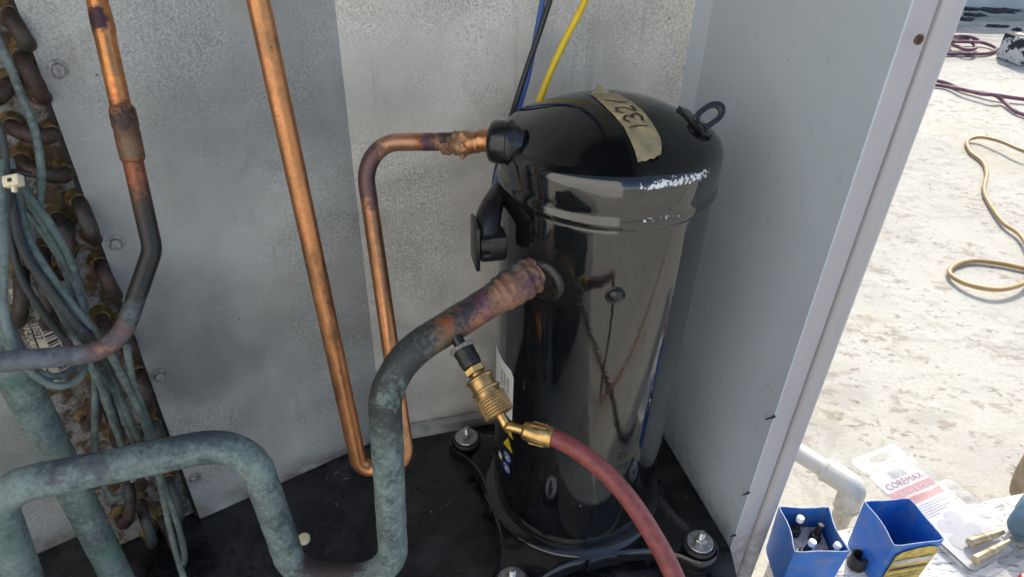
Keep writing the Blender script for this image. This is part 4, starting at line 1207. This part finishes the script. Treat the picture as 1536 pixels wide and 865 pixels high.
# curl of torn tape at the far end
curl = [tape_pt(0.05, 0.0, 0.0), tape_pt(0.75, 0.0, 0.0), tape_pt(0.60, 0.0, 0.0) + V((-0.004, 0.006, 0.004)), tape_pt(0.1, 0.0, 0.0) + V((0.004, 0.004, 0.006))]
put('torn_end', curl, [(0, 1, 2, 3)], TAPE, tp)
def stroke(pts, w=0.0011):
    """flat pen stroke; pts in tape space (a, b)"""
    q = [tape_pt(a, b, 0.00035) for a, b in pts]
    v, f = [], []
    for i, p in enumerate(q):
        d = (q[min(i + 1, len(q) - 1)] - q[max(i - 1, 0)]).normalized()
        s = d.cross(V((0, 0, 1))).normalized()
        v += [p + s * w, p - s * w]
        if i:
            f.append((2 * i - 2, 2 * i, 2 * i + 1, 2 * i - 1))
    put('pen_stroke', v, f, INK, tp)
def char(pts, b0, h=0.105, sub=4):
    """character standing sideways on the tape: x runs up the tape, y points to its left edge"""
    o = []
    for (x0, y0), (x1, y1) in zip(pts, pts[1:]):
        for k in range(sub):
            t = k / sub
            o.append((x0 + (x1 - x0) * t, y0 + (y1 - y0) * t))
    o.append(pts[-1])
    stroke([(0.80 - 0.62 * y, b0 - x * h) for x, y in o])
char([(0.5, 0.0), (0.5, 1.0)], 0.56)
char([(0.05, 0.85), (0.5, 1.0), (0.9, 0.8), (0.75, 0.58), (0.45, 0.52), (0.85, 0.42), (0.9, 0.15), (0.5, 0.0), (0.05, 0.12)], 0.455)
char([(0.1, 0.75), (0.4, 1.0), (0.85, 0.85), (0.75, 0.5), (0.1, 0.05), (0.95, 0.0)], 0.335)
char([(0.2, 0.0), (0.8, 1.0)], 0.20)

# ------------------------------------------------------------------ wires behind the compressor
w = tube('electrical_wire', spline([(-0.0171, 0.5139, 0.3823), (-0.0162, 0.5304, 0.3973), (-0.0108, 0.5650, 0.4122), (-0.0027, 0.5918, 0.4333), (0.0067, 0.6055, 0.4619), (0.0160, 0.6175, 0.4881), (0.0258, 0.6272, 0.5198), (0.0358, 0.6364, 0.5594), V((0.0358, 0.6364, 0.5594)) + V((0.02, 0.0, 0.15)), V((V((0.0358, 0.6364, 0.5594)).x + 0.03, V((0.0358, 0.6364, 0.5594)).y + 0.02, 0.955))], 8), 0.0026, WIRE_K, None, n=12)
tagged(w, 'black wire rising behind the compressor, nearest its brass free side fitting', 'wire', 'power wires')
w['label'] = 'black wire rising behind the compressor between blue and yellow wires'
w = tube('electrical_wire', spline([(-0.0187, 0.5004, 0.3802), (-0.0161, 0.5139, 0.3945), (-0.0124, 0.5466, 0.4032), (-0.0044, 0.5849, 0.4146), (0.0030, 0.6098, 0.4330), (0.0088, 0.6235, 0.4528), (0.0137, 0.6354, 0.4788), (0.0197, 0.6484, 0.5152), (0.0248, 0.6639, 0.5552), V((0.0248, 0.6639, 0.5552)) + V((0.02, 0.0, 0.15)), V((V((0.0248, 0.6639, 0.5552)).x + 0.03, V((0.0248, 0.6639, 0.5552)).y + 0.02, 0.955))], 8), 0.0026, WIRE_B, None, n=12)
tagged(w, 'blue wire rising behind the compressor, running beside the black wire', 'wire', 'power wires')
w = tube('electrical_wire', spline([(-0.0021, 0.5771, 0.3769), (0.0088, 0.5913, 0.4062), (0.0183, 0.5990, 0.4350), (0.0264, 0.6032, 0.4586), (0.0370, 0.6083, 0.4835), (0.0474, 0.6112, 0.5054), (0.0537, 0.6106, 0.5220), (0.0644, 0.6173, 0.5582), V((0.0644, 0.6173, 0.5582)) + V((0.02, 0.0, 0.15)), V((V((0.0644, 0.6173, 0.5582)).x + 0.03, V((0.0644, 0.6173, 0.5582)).y + 0.02, 0.955))], 8), 0.0030, WIRE_Y, None, n=12)
tagged(w, 'bright yellow wire curving up behind the compressor cap', 'wire', 'power wires')

# ------------------------------------------------------------------ cream plug lying on the pan
cpz = V((-0.2124, 0.4564, 0.0030))
pl = lathe('plastic_plug', [(0.0060, 0.0), (0.0066, 0.001), (0.0066, 0.0045), (0.0058, 0.0056), (0.0, 0.0058)], CREAM, None, (cpz.x, cpz.y, 0.0005), n=24)
tagged(pl, 'small round cream plug lying on the black base pan', 'plug')
# metal shavings on the pan
for k, (px, dr) in enumerate((((-0.1985, 0.5478, 0.0000), 0.9), ((-0.2087, 0.5414, 0.0000), 1.7), ((-0.1893, 0.5035, 0.0000), -0.9), ((-0.1858, 0.5394, 0.0000), 0.4), ((-0.0644, 0.5092, 0.0000), 1.1))):
    c0 = V(px) + V((0, 0, 0.001)); d = V((math.cos(dr), math.sin(dr), 0.05)) * 0.0045
    sh = tube('metal_shaving', spline([c0 - d * 0.7, c0 + V((0.0005, 0.0008, 0.001)), c0 + d * 0.7], 4), 0.00032, SCREW, None, n=6)
    tagged(sh, ('tiny pale shaving on the pan, right one of the pair nearest the wall', 'tiny pale shaving on the pan, left one of the pair nearest the wall', 'tiny pale curved shaving on the pan between the copper loop and the cream plug', 'tiny pale shaving on the pan just left of the copper loop', 'tiny pale shaving on the pan right of the suction pipe')[k], 'shaving', 'metal shavings on the pan')

# ------------------------------------------------------------------ drain pipe beside the unit
dr_ = root('drain_pipe', ((0.4269, 0.5750, -0.0305)[0], (0.4269, 0.5750, -0.0305)[1], GZ), 'white PVC drain pipe with dirty elbow dropping to the roof beside the cabinet', 'pipe')
el = V((0.4285, 0.5765, -0.0285))
pA = V((0.3739, 0.6325, -0.0310)); pA = V((pA.x, pA.y, el.z))
out = (pA - el).normalized()
tube('pipe', [el + out * (0.012 + (0.24 - 0.012) * k / 10) for k in range(11)], 0.0118, PVC, dr_, n=26)
tube('elbow', fillet([el + out * 0.038, el, el - V((0, 0, 0.036))], 0.010, 0.003), 0.0152, PVC, dr_, n=28)
lathe('elbow_socket', [(0.0150, 0.0), (0.0162, 0.0005), (0.0162, 0.004), (0.0150, 0.0045)], PVC, dr_, el + out * 0.0345, out, 28)
lathe('elbow_socket', [(0.0150, 0.0), (0.0162, 0.0005), (0.0162, 0.004), (0.0150, 0.0045)], PVC, dr_, el - V((0, 0, 0.0325)), (0, 0, -1), 28)
tube('down_pipe', [V((el.x, el.y, el.z - 0.02 - (el.z - 0.022 - GZ) * k / 6)) for k in range(7)], 0.0118, PVC, dr_, n=26)

# ------------------------------------------------------------------ sleeper beside the unit with the small things on it
ST = -0.035
sa_, sb_ = V((0.3948, 0.5203, -0.0350)), V((0.6434, 0.5831, -0.0350))
sd = (sb_ - sa_).normalized(); sd.z = 0
sn_ = V((sd.y, -sd.x, 0))
a0 = sa_ - sd * 0.088; a1 = sa_ + sd * 0.60
slp = prism('timber_sleeper', [(a0 + sn_ * 0.13).xy, (a1 + sn_ * 0.13).xy, a1.xy, a0.xy], GZ + 0.001, ST, FLAKY, None, 0.004)
tagged(slp, 'flaking white painted sleeper on the roof under the blue boxes', 'sleeper')

def blue_box(name, rim, label, bow):
    r_ = [V(q) for q in rim]
    c = sum(r_, V()) / 4
    o = root(name, (c.x, c.y, ST), label, 'box', 'blue plastic boxes')
    H0 = r_[0].z - ST
    th = 0.0011
    def outline(z, inset):
        pts = []
        k = (z - ST) / H0
        for i in range(4):
            a, b = r_[i], r_[(i + 1) % 4]
            mid_in = (c - (a + b) / 2)
            for s in range(12):
                t = s / 12
                p = a.lerp(b, t)
                # rounded corners and walls bowed inwards at the rim
                w_ = math.sin(math.pi * t) ** 1.0
                p = p + mid_in * bow[i] * w_ * k ** 2
                p = p + (c - p).normalized() * (inset + 0.0024 * max(0, 1 - min(t, 1 - t) * 7))
                p = c + (p - c) * (0.93 + 0.07 * k)
                pts.append((p.x, p.y, z))
        return pts
    v, f = [], []
    lv = [(ST + 0.0006, 0.0), (ST + 0.02, 0), (ST + 0.04, 0), (ST + H0 * 0.8, 0), (ST + H0, 0), (ST + H0, th), (ST + H0 * 0.8, th), (ST + 0.04, th), (ST + 0.02, th), (ST + 0.0022, th)]
    for z, ins in lv:
        v += outline(z, ins)
    n = 48
    for i in range(len(lv) - 1):
        for j in range(n):
            j2 = (j + 1) % n
            f.append((i * n + j, i * n + j2, (i + 1) * n + j2, (i + 1) * n + j))
    f.append(tuple(range(n - 1, -1, -1)))
    f.append(tuple((len(lv) - 1) * n + j for j in range(n)))
    put('walls', v, f, BLUE, o, True)
    rimp = [V(p) for p in outline(ST + H0, th / 2)]
    tube('rim_highlight', rimp + rimp[:1], 0.0007, BLUE_RIM, o, n=6, cap=False)  # pale strip paints a highlight along the box rim
    return o, r_, c, H0
bx2, r2, c2, H2 = blue_box('storage_box', [(0.3894, 0.5044, 0.0350), (0.4449, 0.5111, 0.0350), (0.4583, 0.4564, 0.0350), (0.3987, 0.4463, 0.0350)], 'empty blue plastic box with torn yellow paper label', (0.06, 0.04, 0.02, 0.16))
bx1, r1, c1, H1 = blue_box('storage_box', [(0.2933, 0.4945, 0.0350), (0.3514, 0.4959, 0.0350), (0.3533, 0.4384, 0.0350), (0.2928, 0.4355, 0.0350)], 'blue plastic box next to the post, holding black capped stems', (0.10, 0.16, 0.05, 0.16))
# yellow label on the front wall of the empty box
fl0, fr0 = r2[3], r2[2]
fn_ = (fr0 - fl0).cross(V((0, 0, 1))).normalized()
if fn_.y > 0: fn_ = -fn_
def on_front(a, b, lift=0.0012):
    k = (0.0 - b * H2 + H2) / H2
    p = fl0.lerp(fr0, a)
    p = c2 + (p - c2) * (0.93 + 0.07 * k) if True else p
    p = p - (c2 - (fl0 + fr0) / 2).normalized() * -0.0
    bowv = (c2 - (fl0 + fr0) / 2) * 0.02 * math.sin(math.pi * a) * k * k
    return V((p.x + bowv.x, p.y + bowv.y, r2[3].z - b * H2)) + fn_ * lift
def front_patch(name, poly, mat, lift, parent):
    pts = [on_front(a, b, lift) for a, b in poly]
    return put(name, pts, [tuple(range(len(pts)))], mat, parent)
yl = front_patch('paper_label', [(0.13, 0.22), (0.22, 0.14), (0.45, 0.09), (0.70, 0.06), (0.86, 0.10), (0.93, 0.20), (0.90, 0.95), (0.10, 0.95)], YEL_LABEL, 0.0016, bx2)
front_patch('print_panel', [(0.16, 0.36), (0.86, 0.30), (0.86, 0.42), (0.16, 0.48)], PAPER_OLD, 0.0020, yl)
for k, b in enumerate((0.30, 0.54, 0.60, 0.72, 0.80)):
    front_patch('print_line', [(0.14, b + 0.02), (0.88, b - 0.03), (0.88, b + 0.005 - 0.03 + (0.035 if k in (1,) else 0.006)), (0.14, b + 0.025 + (0.035 if k in (1,) else 0.006))], INK, 0.0021, yl)
# grey foam in the left box and the stems in it
def inner(z, s=0.84):
    return [(c1.x + (p.x - c1.x) * s, c1.y + (p.y - c1.y) * s) for p in r1]
fo_ = prism('foam_lining', inner(0, 0.80), ST + 0.003, ST + 0.042, SPONGE, None, 0.001)
tagged(fo_, 'grey fuzzy lining on the bottom of the blue box by the post', 'lining')
def stem(px, lab, tip, tilt):
    base = V(px)
    base.z = ST + 0.0422
    o = root('capped_stem', base, lab, 'valve cap', 'stems in the blue box')
    ax = V((tilt[0], tilt[1], 1)).normalized()
    lathe('cap_body', [(0.0058, 0.0), (0.0062, 0.001), (0.0062, 0.007), (0.0052, 0.0085), (0.0036, 0.009), (0.0034, 0.020), (0.0030, 0.0225), (0.0, 0.023)], RUBBER, o, base, ax, 20)
    if tip:
        lathe('white_tip', [(0.0038, 0.0195), (0.0040, 0.0205), (0.0040, 0.0245), (0.0034, 0.0255), (0.0, 0.0258)], CAP_TIP, o, base, ax, 20)
stem((0.3135, 0.4796, 0.0080), 'black stem with white tip at the back corner of the blue box', True, (0.12, 0.1))
stem((0.3336, 0.4728, 0.0080), 'plain black stem standing in the middle of the blue box', False, (0.15, 0.12))
stem((0.3139, 0.4517, 0.0080), 'white tipped black stem nearest the front corner of the blue box', True, (0.25, 0.05))
stem((0.3394, 0.4503, 0.0080), 'short white tipped black stem at the right wall of the blue box', True, (0.25, 0.0))
# loose black ring between the boxes
bz = V((0.3908, 0.4714, -0.0350))
rg = lathe('rubber_cap', [(0.0082, 0.0), (0.0094, 0.001), (0.0090, 0.016), (0.0086, 0.018), (0.0070, 0.018), (0.0066, 0.012), (0.0066, 0.004), (0.0, 0.004)], RUBBER, None, (bz.x, bz.y, ST + 0.0005), n=28, cap=False)
tagged(rg, 'open black rubber cap standing between the two blue boxes', 'cap')

# clamshell package
pk = root('blister_package', (V((0.5044, 0.5318, -0.0300)).x, V((0.5044, 0.5318, -0.0300)).y, ST), 'clear clamshell package with white and red card and brass valves', 'package')
q00 = V((0.4481, 0.5901, -0.0240)); q10 = V((0.5096, 0.6184, -0.0240)); q01 = V((0.5140, 0.4645, -0.0280))
pu = (q10 - q00).normalized(); W_ = (q10 - q00).length + 0.002
pv = (q01 - q00); L_ = pv.length; pv.normalize()
pn = pu.cross(pv).normalized()
if pn.z < 0: pn = -pn
def pk_pt(a, b, h=0.0): return q00 + pu * (a * W_) + pv * (b * L_) + pn * h
def rounded(a0, a1, b0, b1, r, n=6):
    o = []
    for (cx, cy, s) in ((a1 - r, b0 + r, -90), (a1 - r, b1 - r, 0), (a0 + r, b1 - r, 90), (a0 + r, b0 + r, 180)):
        for k in range(n + 1):
            t = math.radians(s + 90 * k / n)
            o.append((cx + r * math.cos(t), cy + r * math.sin(t)))
    return o
def slab(name, outline, h0, h1, mat, parent):
    n = len(outline)
    v = [q00 + pu * x + pv * y + pn * h0 for x, y in outline] + [q00 + pu * x + pv * y + pn * h1 for x, y in outline]
    f = [tuple(range(n - 1, -1, -1)), tuple(range(n, 2 * n))] + [(i, (i + 1) % n, n + (i + 1) % n, n + i) for i in range(n)]
    return put(name, v, f, mat, parent)
card = slab('printed_card', rounded(0, W_, 0, L_, 0.006), 0.0, 0.0005, CARD, pk)
def print_quad(name, x0, x1, y0, y1, mat, h=0.0007):
    v = [q00 + pu * x + pv * y + pn * h for x, y in ((x0, y0), (x1, y0), (x1, y1), (x0, y1))]
    return put(name, v, [(0, 1, 2, 3)], mat, card)
print_quad('red_band', 0.0, W_, L_ * 0.215, L_ * 0.375, CARD_RED)
print_quad('logo_square', W_ * 0.38, W_ * 0.72, L_ * 0.035, L_ * 0.115, CARD_GREY)
for k in range(2):
    text_on('lettering', ('III', 'U')[k], (0.010, 0.012)[k], CARD, card, q00 + pu * (W_ * 0.55) + pv * (L_ * (0.060, 0.085)[k]) + pn * 0.0009, pu, -pv, 'CENTER')
text_on('brand_lettering', 'COREMAX', 0.0125, RED_INK, card, q00 + pu * (W_ * 0.52) + pv * (L_ * 0.165) + pn * 0.0009, pu, -pv, 'CENTER', 1.02)
text_on('lettering', 'Valves & Caps', 0.0092, CARD, card, q00 + pu * (W_ * 0.56) + pv * (L_ * 0.262) + pn * 0.0010, pu, -pv, 'CENTER')
for k in range(6):
    ll = (0.80, 0.92, 0.66, 0.88, 0.74, 0.5)[k]
    print_quad('text_line', W_ * 0.08, W_ * ll, L_ * (0.405 + 0.022 * k), L_ * (0.405 + 0.022 * k + 0.007), CARD_GREY)
for i, (hx, hy, hr) in enumerate(((0.35, 0.63, 0.14), (0.62, 0.60, 0.16), (0.52, 0.73, 0.17), (0.28, 0.78, 0.15), (0.74, 0.74, 0.13))):
    v = [q00 + pu * (W_ * (hx + hr * math.cos(math.pi / 3 * k))) + pv * (L_ * hy + W_ * hr * math.sin(math.pi / 3 * k)) + pn * (0.0007 + 0.00006 * i) for k in range(6)]
    put('hexagon_print', v, [tuple(range(6))], CARD_PALE, card)
# clear shell: rim sheet, raised blister, hang tab with hole
def shell_box(name, x0, x1, y0, y1, h, r, parent):
    o1 = rounded(x0, x1, y0, y1, r); o2 = rounded(x0 + 0.0015, x1 - 0.0015, y0 + 0.0015, y1 - 0.0015, r)
    n = len(o1)
    v = [q00 + pu * x + pv * y + pn * 0.0011 for x, y in o1] + [q00 + pu * x + pv * y + pn * (h - 0.0012) for x, y in o1] + [q00 + pu * x + pv * y + pn * h for x, y in o2]
    f = [(i, (i + 1) % n, n + (i + 1) % n, n + i) for i in range(n)] + [(n + i, n + (i + 1) % n, 2 * n + (i + 1) % n, 2 * n + i) for i in range(n)] + [tuple(range(2 * n, 3 * n))]
    return put(name, v, f, CLEAR, parent, True)
shell_box('clear_blister', -0.004, W_ + 0.006, L_ * 0.33, L_ + 0.003, 0.018, 0.006, pk)
shell_box('clear_cover', -0.004, W_ + 0.005, -0.004, L_ * 0.325, 0.006, 0.006, pk)
# hang tab
tab = rounded(-0.004, W_ + 0.004, -0.026, -0.0045, 0.007)
hole = [(W_ * 0.5 + 0.017 * math.cos(2 * math.pi * k / 28), -0.0145 + 0.0055 * math.sin(2 * math.pi * k / 28)) for k in range(28)]
bm = bmesh.new()
vo = [bm.verts.new(q00 + pu * x + pv * y + pn * 0.003) for x, y in tab]
vi = [bm.verts.new(q00 + pu * x + pv * y + pn * 0.003) for x, y in hole]
eds = [bm.edges.new((vo[i], vo[(i + 1) % len(vo)])) for i in range(len(vo))] + [bm.edges.new((vi[i], vi[(i + 1) % len(vi)])) for i in range(len(vi))]
bmesh.ops.triangle_fill(bm, edges=eds, use_beauty=True)
ext = bmesh.ops.extrude_face_region(bm, geom=list(bm.faces))
for g in ext['geom']:
    if isinstance(g, bmesh.types.BMVert):
        g.co += pn * 0.0008
bmesh.ops.recalc_face_normals(bm, faces=bm.faces)
me = bpy.data.meshes.new('hang_tab')
bm.to_mesh(me); bm.free()
link('hang_tab', me, CLEAR, pk)
# flange skirt of the clamshell
skirt = slab('clear_flange', rounded(-0.006, W_ + 0.009, L_ * 0.31, L_ + 0.012, 0.006), -0.0012, -0.0005, CLEAR, pk)

def valve(name, x, y, length, lab, dx):
    base = q00 + pu * x + pv * y + pn * 0.0085
    ax = (pu * 1.0 + pv * dx).normalized()
    o = root(name, base, lab, 'valve', 'brass valves in the package')
    b = base - ax * length / 2
    lathe('knurled_cap', [(0.0040, 0.0), (0.0056, 0.0008), (0.0056, length * 0.42), (0.0050, length * 0.44)], BRASS_PALE, o, b, ax, 8)
    lathe('valve_collar', [(0.0046, length * 0.44), (0.0052, length * 0.46), (0.0052, length * 0.60), (0.0046, length * 0.62)], BRASS_PALE, o, b, ax, 20)
    lathe('valve_tail', [(0.0046, length * 0.62), (0.0046, length * 0.82), (0.0034, length * 0.84), (0.0032, length), (0.002, length)], BRASS_PALE, o, b, ax, 20)
valve('brass_valve', W_ * 0.52, L_ * 0.955, W_ * 0.86, 'brass valve nearest the end of the clear package', -0.02)
valve('brass_valve', W_ * 0.66, L_ * 0.85, W_ * 0.72, 'brass valve lying further up inside the clear package', 0.08)

# ------------------------------------------------------------------ things at the right edge
def lump(name, c, size, mat, label, cat, seed, rot=0.0, flat=True):
    bm = bmesh.new()
    bmesh.ops.create_icosphere(bm, subdivisions=4, radius=1.0)
    c = V(c)
    for v_ in bm.verts:
        p = v_.co.copy()
        p = V((math.copysign(abs(p.x) ** 0.65, p.x), math.copysign(abs(p.y) ** 0.65, p.y), math.copysign(abs(p.z) ** 0.7, p.z)))
        k = 1 + 0.10 * noise.noise(p * 1.6 + V((seed, 0, 0))) + 0.03 * noise.noise(p * 5 + V((seed, 3, 0)))
        q = V((p.x * size[0], p.y * size[1], p.z * size[2])) * k
        q.rotate(Matrix.Rotation(rot, 3, 'Z'))
        v_.co = c + q
    me = bpy.data.meshes.new(name)
    bm.to_mesh(me); bm.free()
    o = link(name, me, mat, None, 'full')
    tagged(o, label, cat)
    return o
bgc = V((0.6150, 0.5178, -0.0120))
lump('cloth_bundle', (bgc.x + 0.012, bgc.y, ST + 0.031), (0.046, 0.034, 0.031), BLUEGREY, 'blue grey folded cloth on the sleeper at the right edge', 'cloth', 2.0, 0.5)
tb = V((0.7839, 0.6752, -0.1000))
lump('leather_pouch', (tb.x + 0.01, tb.y, GZ + 0.085), (0.050, 0.05, 0.085), TAN, 'tan rounded leather pouch on the roof at the right edge', 'pouch', 5.0)
rc = V((0.5683, 0.4533, -0.0300))
lathe('red_cap', [(0.0085, 0.0), (0.0095, 0.001), (0.0095, 0.009), (0.0080, 0.0125), (0.004, 0.014), (0.0, 0.0142)], REDCAP, None, (rc.x, rc.y, ST + 0.0005), n=28)
tagged(bpy.data.objects['red_cap'], 'small red cap on the sleeper in the bottom right corner', 'cap')

# ------------------------------------------------------------------ unseen cord and bag, added to darken the shell reflection
kc = tube('added_dark_cord', spline([(0.50, 0.36, -0.192), (0.383, 0.274, -0.190), (0.309, 0.068, -0.190), (0.133, -0.110, -0.190), (-0.140, -0.245, -0.190), (-0.300, -0.275, -0.192), (-0.700, -0.60, -0.192)], 10), 0.0085, RUBBER, None, n=10)  # unseen cord, laid where its reflection draws the dark line
tagged(kc, 'unseen black cord added to draw a thin dark line in the shell reflection', 'cord')
tbx = V((0.943, 0.332, 0)); tby = V((-0.332, 0.943, 0)); tbz = V((0, 0, 1))
bgr = root('added_dark_bag', (-0.44, -0.10, GZ), 'unseen black bag added to darken the left of the shell reflection', 'bag')  # added dark mass for the shell to reflect on its left
TBM = simple('black_canvas', (0.018, 0.018, 0.02), 0.9, var=0.2, bump=0.5)
obox('bag_body', V((-0.44, -0.10, GZ + 0.126)), (tbx, tby, tbz), (0.50, 0.34, 0.25), TBM, bgr, 0.03)
tube('bag_handle', spline([V((-0.44, -0.10, GZ + 0.24)) - tbx * 0.12, V((-0.44, -0.10, GZ + 0.32)) - tbx * 0.08, V((-0.44, -0.10, GZ + 0.34)), V((-0.44, -0.10, GZ + 0.32)) + tbx * 0.08, V((-0.44, -0.10, GZ + 0.24)) + tbx * 0.12], 8), 0.012, TBM, bgr, n=10)

# ------------------------------------------------------------------ hoses and cords on the roof
yh = root('roof_hose', (1.2, 1.5, GZ), 'tan yellow hose curling into a loop on the white roof', 'hose')
tube('hose', spline([(2.1525, 1.6547, -0.1927), (1.6851, 1.9016, -0.1917), (1.6012, 1.9634, -0.1804), (1.5316, 2.0008, -0.1714), (1.5041, 2.0801, -0.1736), (1.4728, 2.1314, -0.1827), (1.4287, 2.1172, -0.1917), (1.3960, 2.0336, -0.1925), (1.3936, 1.9602, -0.1925), (1.3622, 1.8797, -0.1925), (1.2947, 1.7686, -0.1925),
     (1.2618, 1.6749, -0.1917), (1.2393, 1.5730, -0.1898), (1.2433, 1.5121, -0.1872), (1.2108, 1.4142, -0.1853), (1.1548, 1.3235, -0.1835), (1.1102, 1.2814, -0.1817), (1.0494, 1.2564, -0.1809), (1.0063, 1.2679, -0.1835), (0.9834, 1.2992, -0.1880), (0.9834, 1.3356, -0.1908), (1.0168, 1.3707, -0.1925), (1.0672, 1.3908, -0.1925), (1.1245, 1.3827, -0.1925), (1.1808, 1.3606, -0.1925), (1.3010, 1.3238, -0.1925)], 10), 0.0054, HOSE_YEL, yh, n=12)
c1_ = tube('maroon_cord', spline([(1.5135, 2.9251, -0.1900), (1.6077, 2.7467, -0.1900), (1.6473, 2.6948, -0.1900), (1.6735, 2.6208, -0.1900), (1.7127, 2.5803, -0.1850), (1.7547, 2.5466, -0.1820), (1.8411, 2.5206, -0.1850), (2.0365, 2.5037, -0.1900), (2.5721, 2.3389, -0.1930)], 8), 0.007, CORD, None, n=10)
tagged(c1_, 'maroon cord running straight across the roof to the right edge', 'cord', 'maroon cords on the roof')
c2_ = tube('maroon_cord', spline([(1.4524, 2.7805, -0.1900), (1.5762, 2.6802, -0.1900), (1.6273, 2.6542, -0.1900), (1.6522, 2.5836, -0.1780), (1.6892, 2.5347, -0.1750), (1.7218, 2.5092, -0.1700), (1.7511, 2.4985, -0.1850), (1.7455, 2.4174, -0.1900), (1.7574, 2.3733, -0.1900), (1.8401, 2.2702, -0.1900), (2.1235, 1.9363, -0.1930)], 8), 0.007, CORD, None, n=10)
tagged(c2_, 'maroon cord that forks off downwards at the right edge', 'cord', 'maroon cords on the roof')
cl_ = [(1.6066, 3.1455, -0.1900), (1.7920, 3.1056, -0.1900), (1.9090, 3.1083, -0.1900), (2.0164, 3.1199, -0.1900), (2.0922, 3.1682, -0.1900), (2.1236, 3.2159, -0.1880), (2.1081, 3.2667, -0.1850), (2.0622, 3.2864, -0.1800), (1.9913, 3.2816, -0.1750), (1.9436, 3.2729, -0.1800), (1.9100, 3.1486, -0.1700), (1.9270, 3.0930, -0.1680), (1.9731, 3.1174, -0.1650),
       (2.0005, 3.2030, -0.1650), (1.9945, 3.2699, -0.1600), (1.9441, 3.3162, -0.1650), (1.8688, 3.2818, -0.1700), (1.8850, 3.1743, -0.1550), (1.9448, 3.1523, -0.1500), (2.0442, 3.2185, -0.1650), (1.9979, 3.2436, -0.1500), (1.8913, 3.2204, -0.1500), (1.8035, 3.1834, -0.1600), (1.7805, 3.2058, -0.1900), (1.6749, 3.2362, -0.1900)]
c3_ = tube('coiled_cord', spline(cl_, 8), 0.0072, CORD, None, n=10)
tagged(c3_, 'maroon cord heaped in a coil on the far roof', 'cord', 'maroon cords on the roof')
bq = V((2.1298, 3.0035, -0.2000))
blk = prism('roof_block', [(bq.x - 0.035, bq.y - 0.02), (bq.x + 0.16, bq.y + 0.03), (bq.x + 0.13, bq.y + 0.16), (bq.x - 0.065, bq.y + 0.11)], GZ + 0.001, GZ + 0.105, BLOCKM, None, 0.008)
tagged(blk, 'white block with tar blackened top on the far roof', 'block')
for i, (q, s) in enumerate((((2.5671, 3.9986, -0.2000), (0.10, 0.05)), ((2.4139, 4.0083, -0.2000), (0.05, 0.025)), ((2.3790, 3.8734, -0.2000), (0.06, 0.025)), ((2.2774, 3.7778, -0.2000), (0.045, 0.03)), ((2.4367, 3.5908, -0.2000), (0.02, 0.02)), ((2.3720, 3.6455, -0.2000), (0.05, 0.012)))):
    q = V(q)
    bm = bmesh.new()
    bmesh.ops.create_icosphere(bm, subdivisions=3, radius=1.0)
    for v_ in bm.verts:
        p = v_.co.copy()
        k = 1 + 0.8 * noise.noise(p * 2.2 + V((i * 7.1, 0, 0)))
        v_.co = V((q.x + p.x * s[0] * k, q.y + p.y * s[1] * k, GZ + max(-0.004, p.z * 0.012 * k)))
    me = bpy.data.meshes.new('debris_clump')
    bm.to_mesh(me); bm.free()
    o = link('debris_clump', me, DEBRIS, None, 'full')
    tagged(o, ('largest flat clump of dark debris by the far parapet', 'dark debris clump nearest the parapet and the cabinet post', 'flat dark debris clump just behind the coiled cord, nearer the block', 'small dark debris clump closest behind the coiled cord', 'tiny dark debris speck beside the tar topped block', 'thin dark debris streak between coiled cord and block')[i], 'debris', 'dark debris on the far roof')
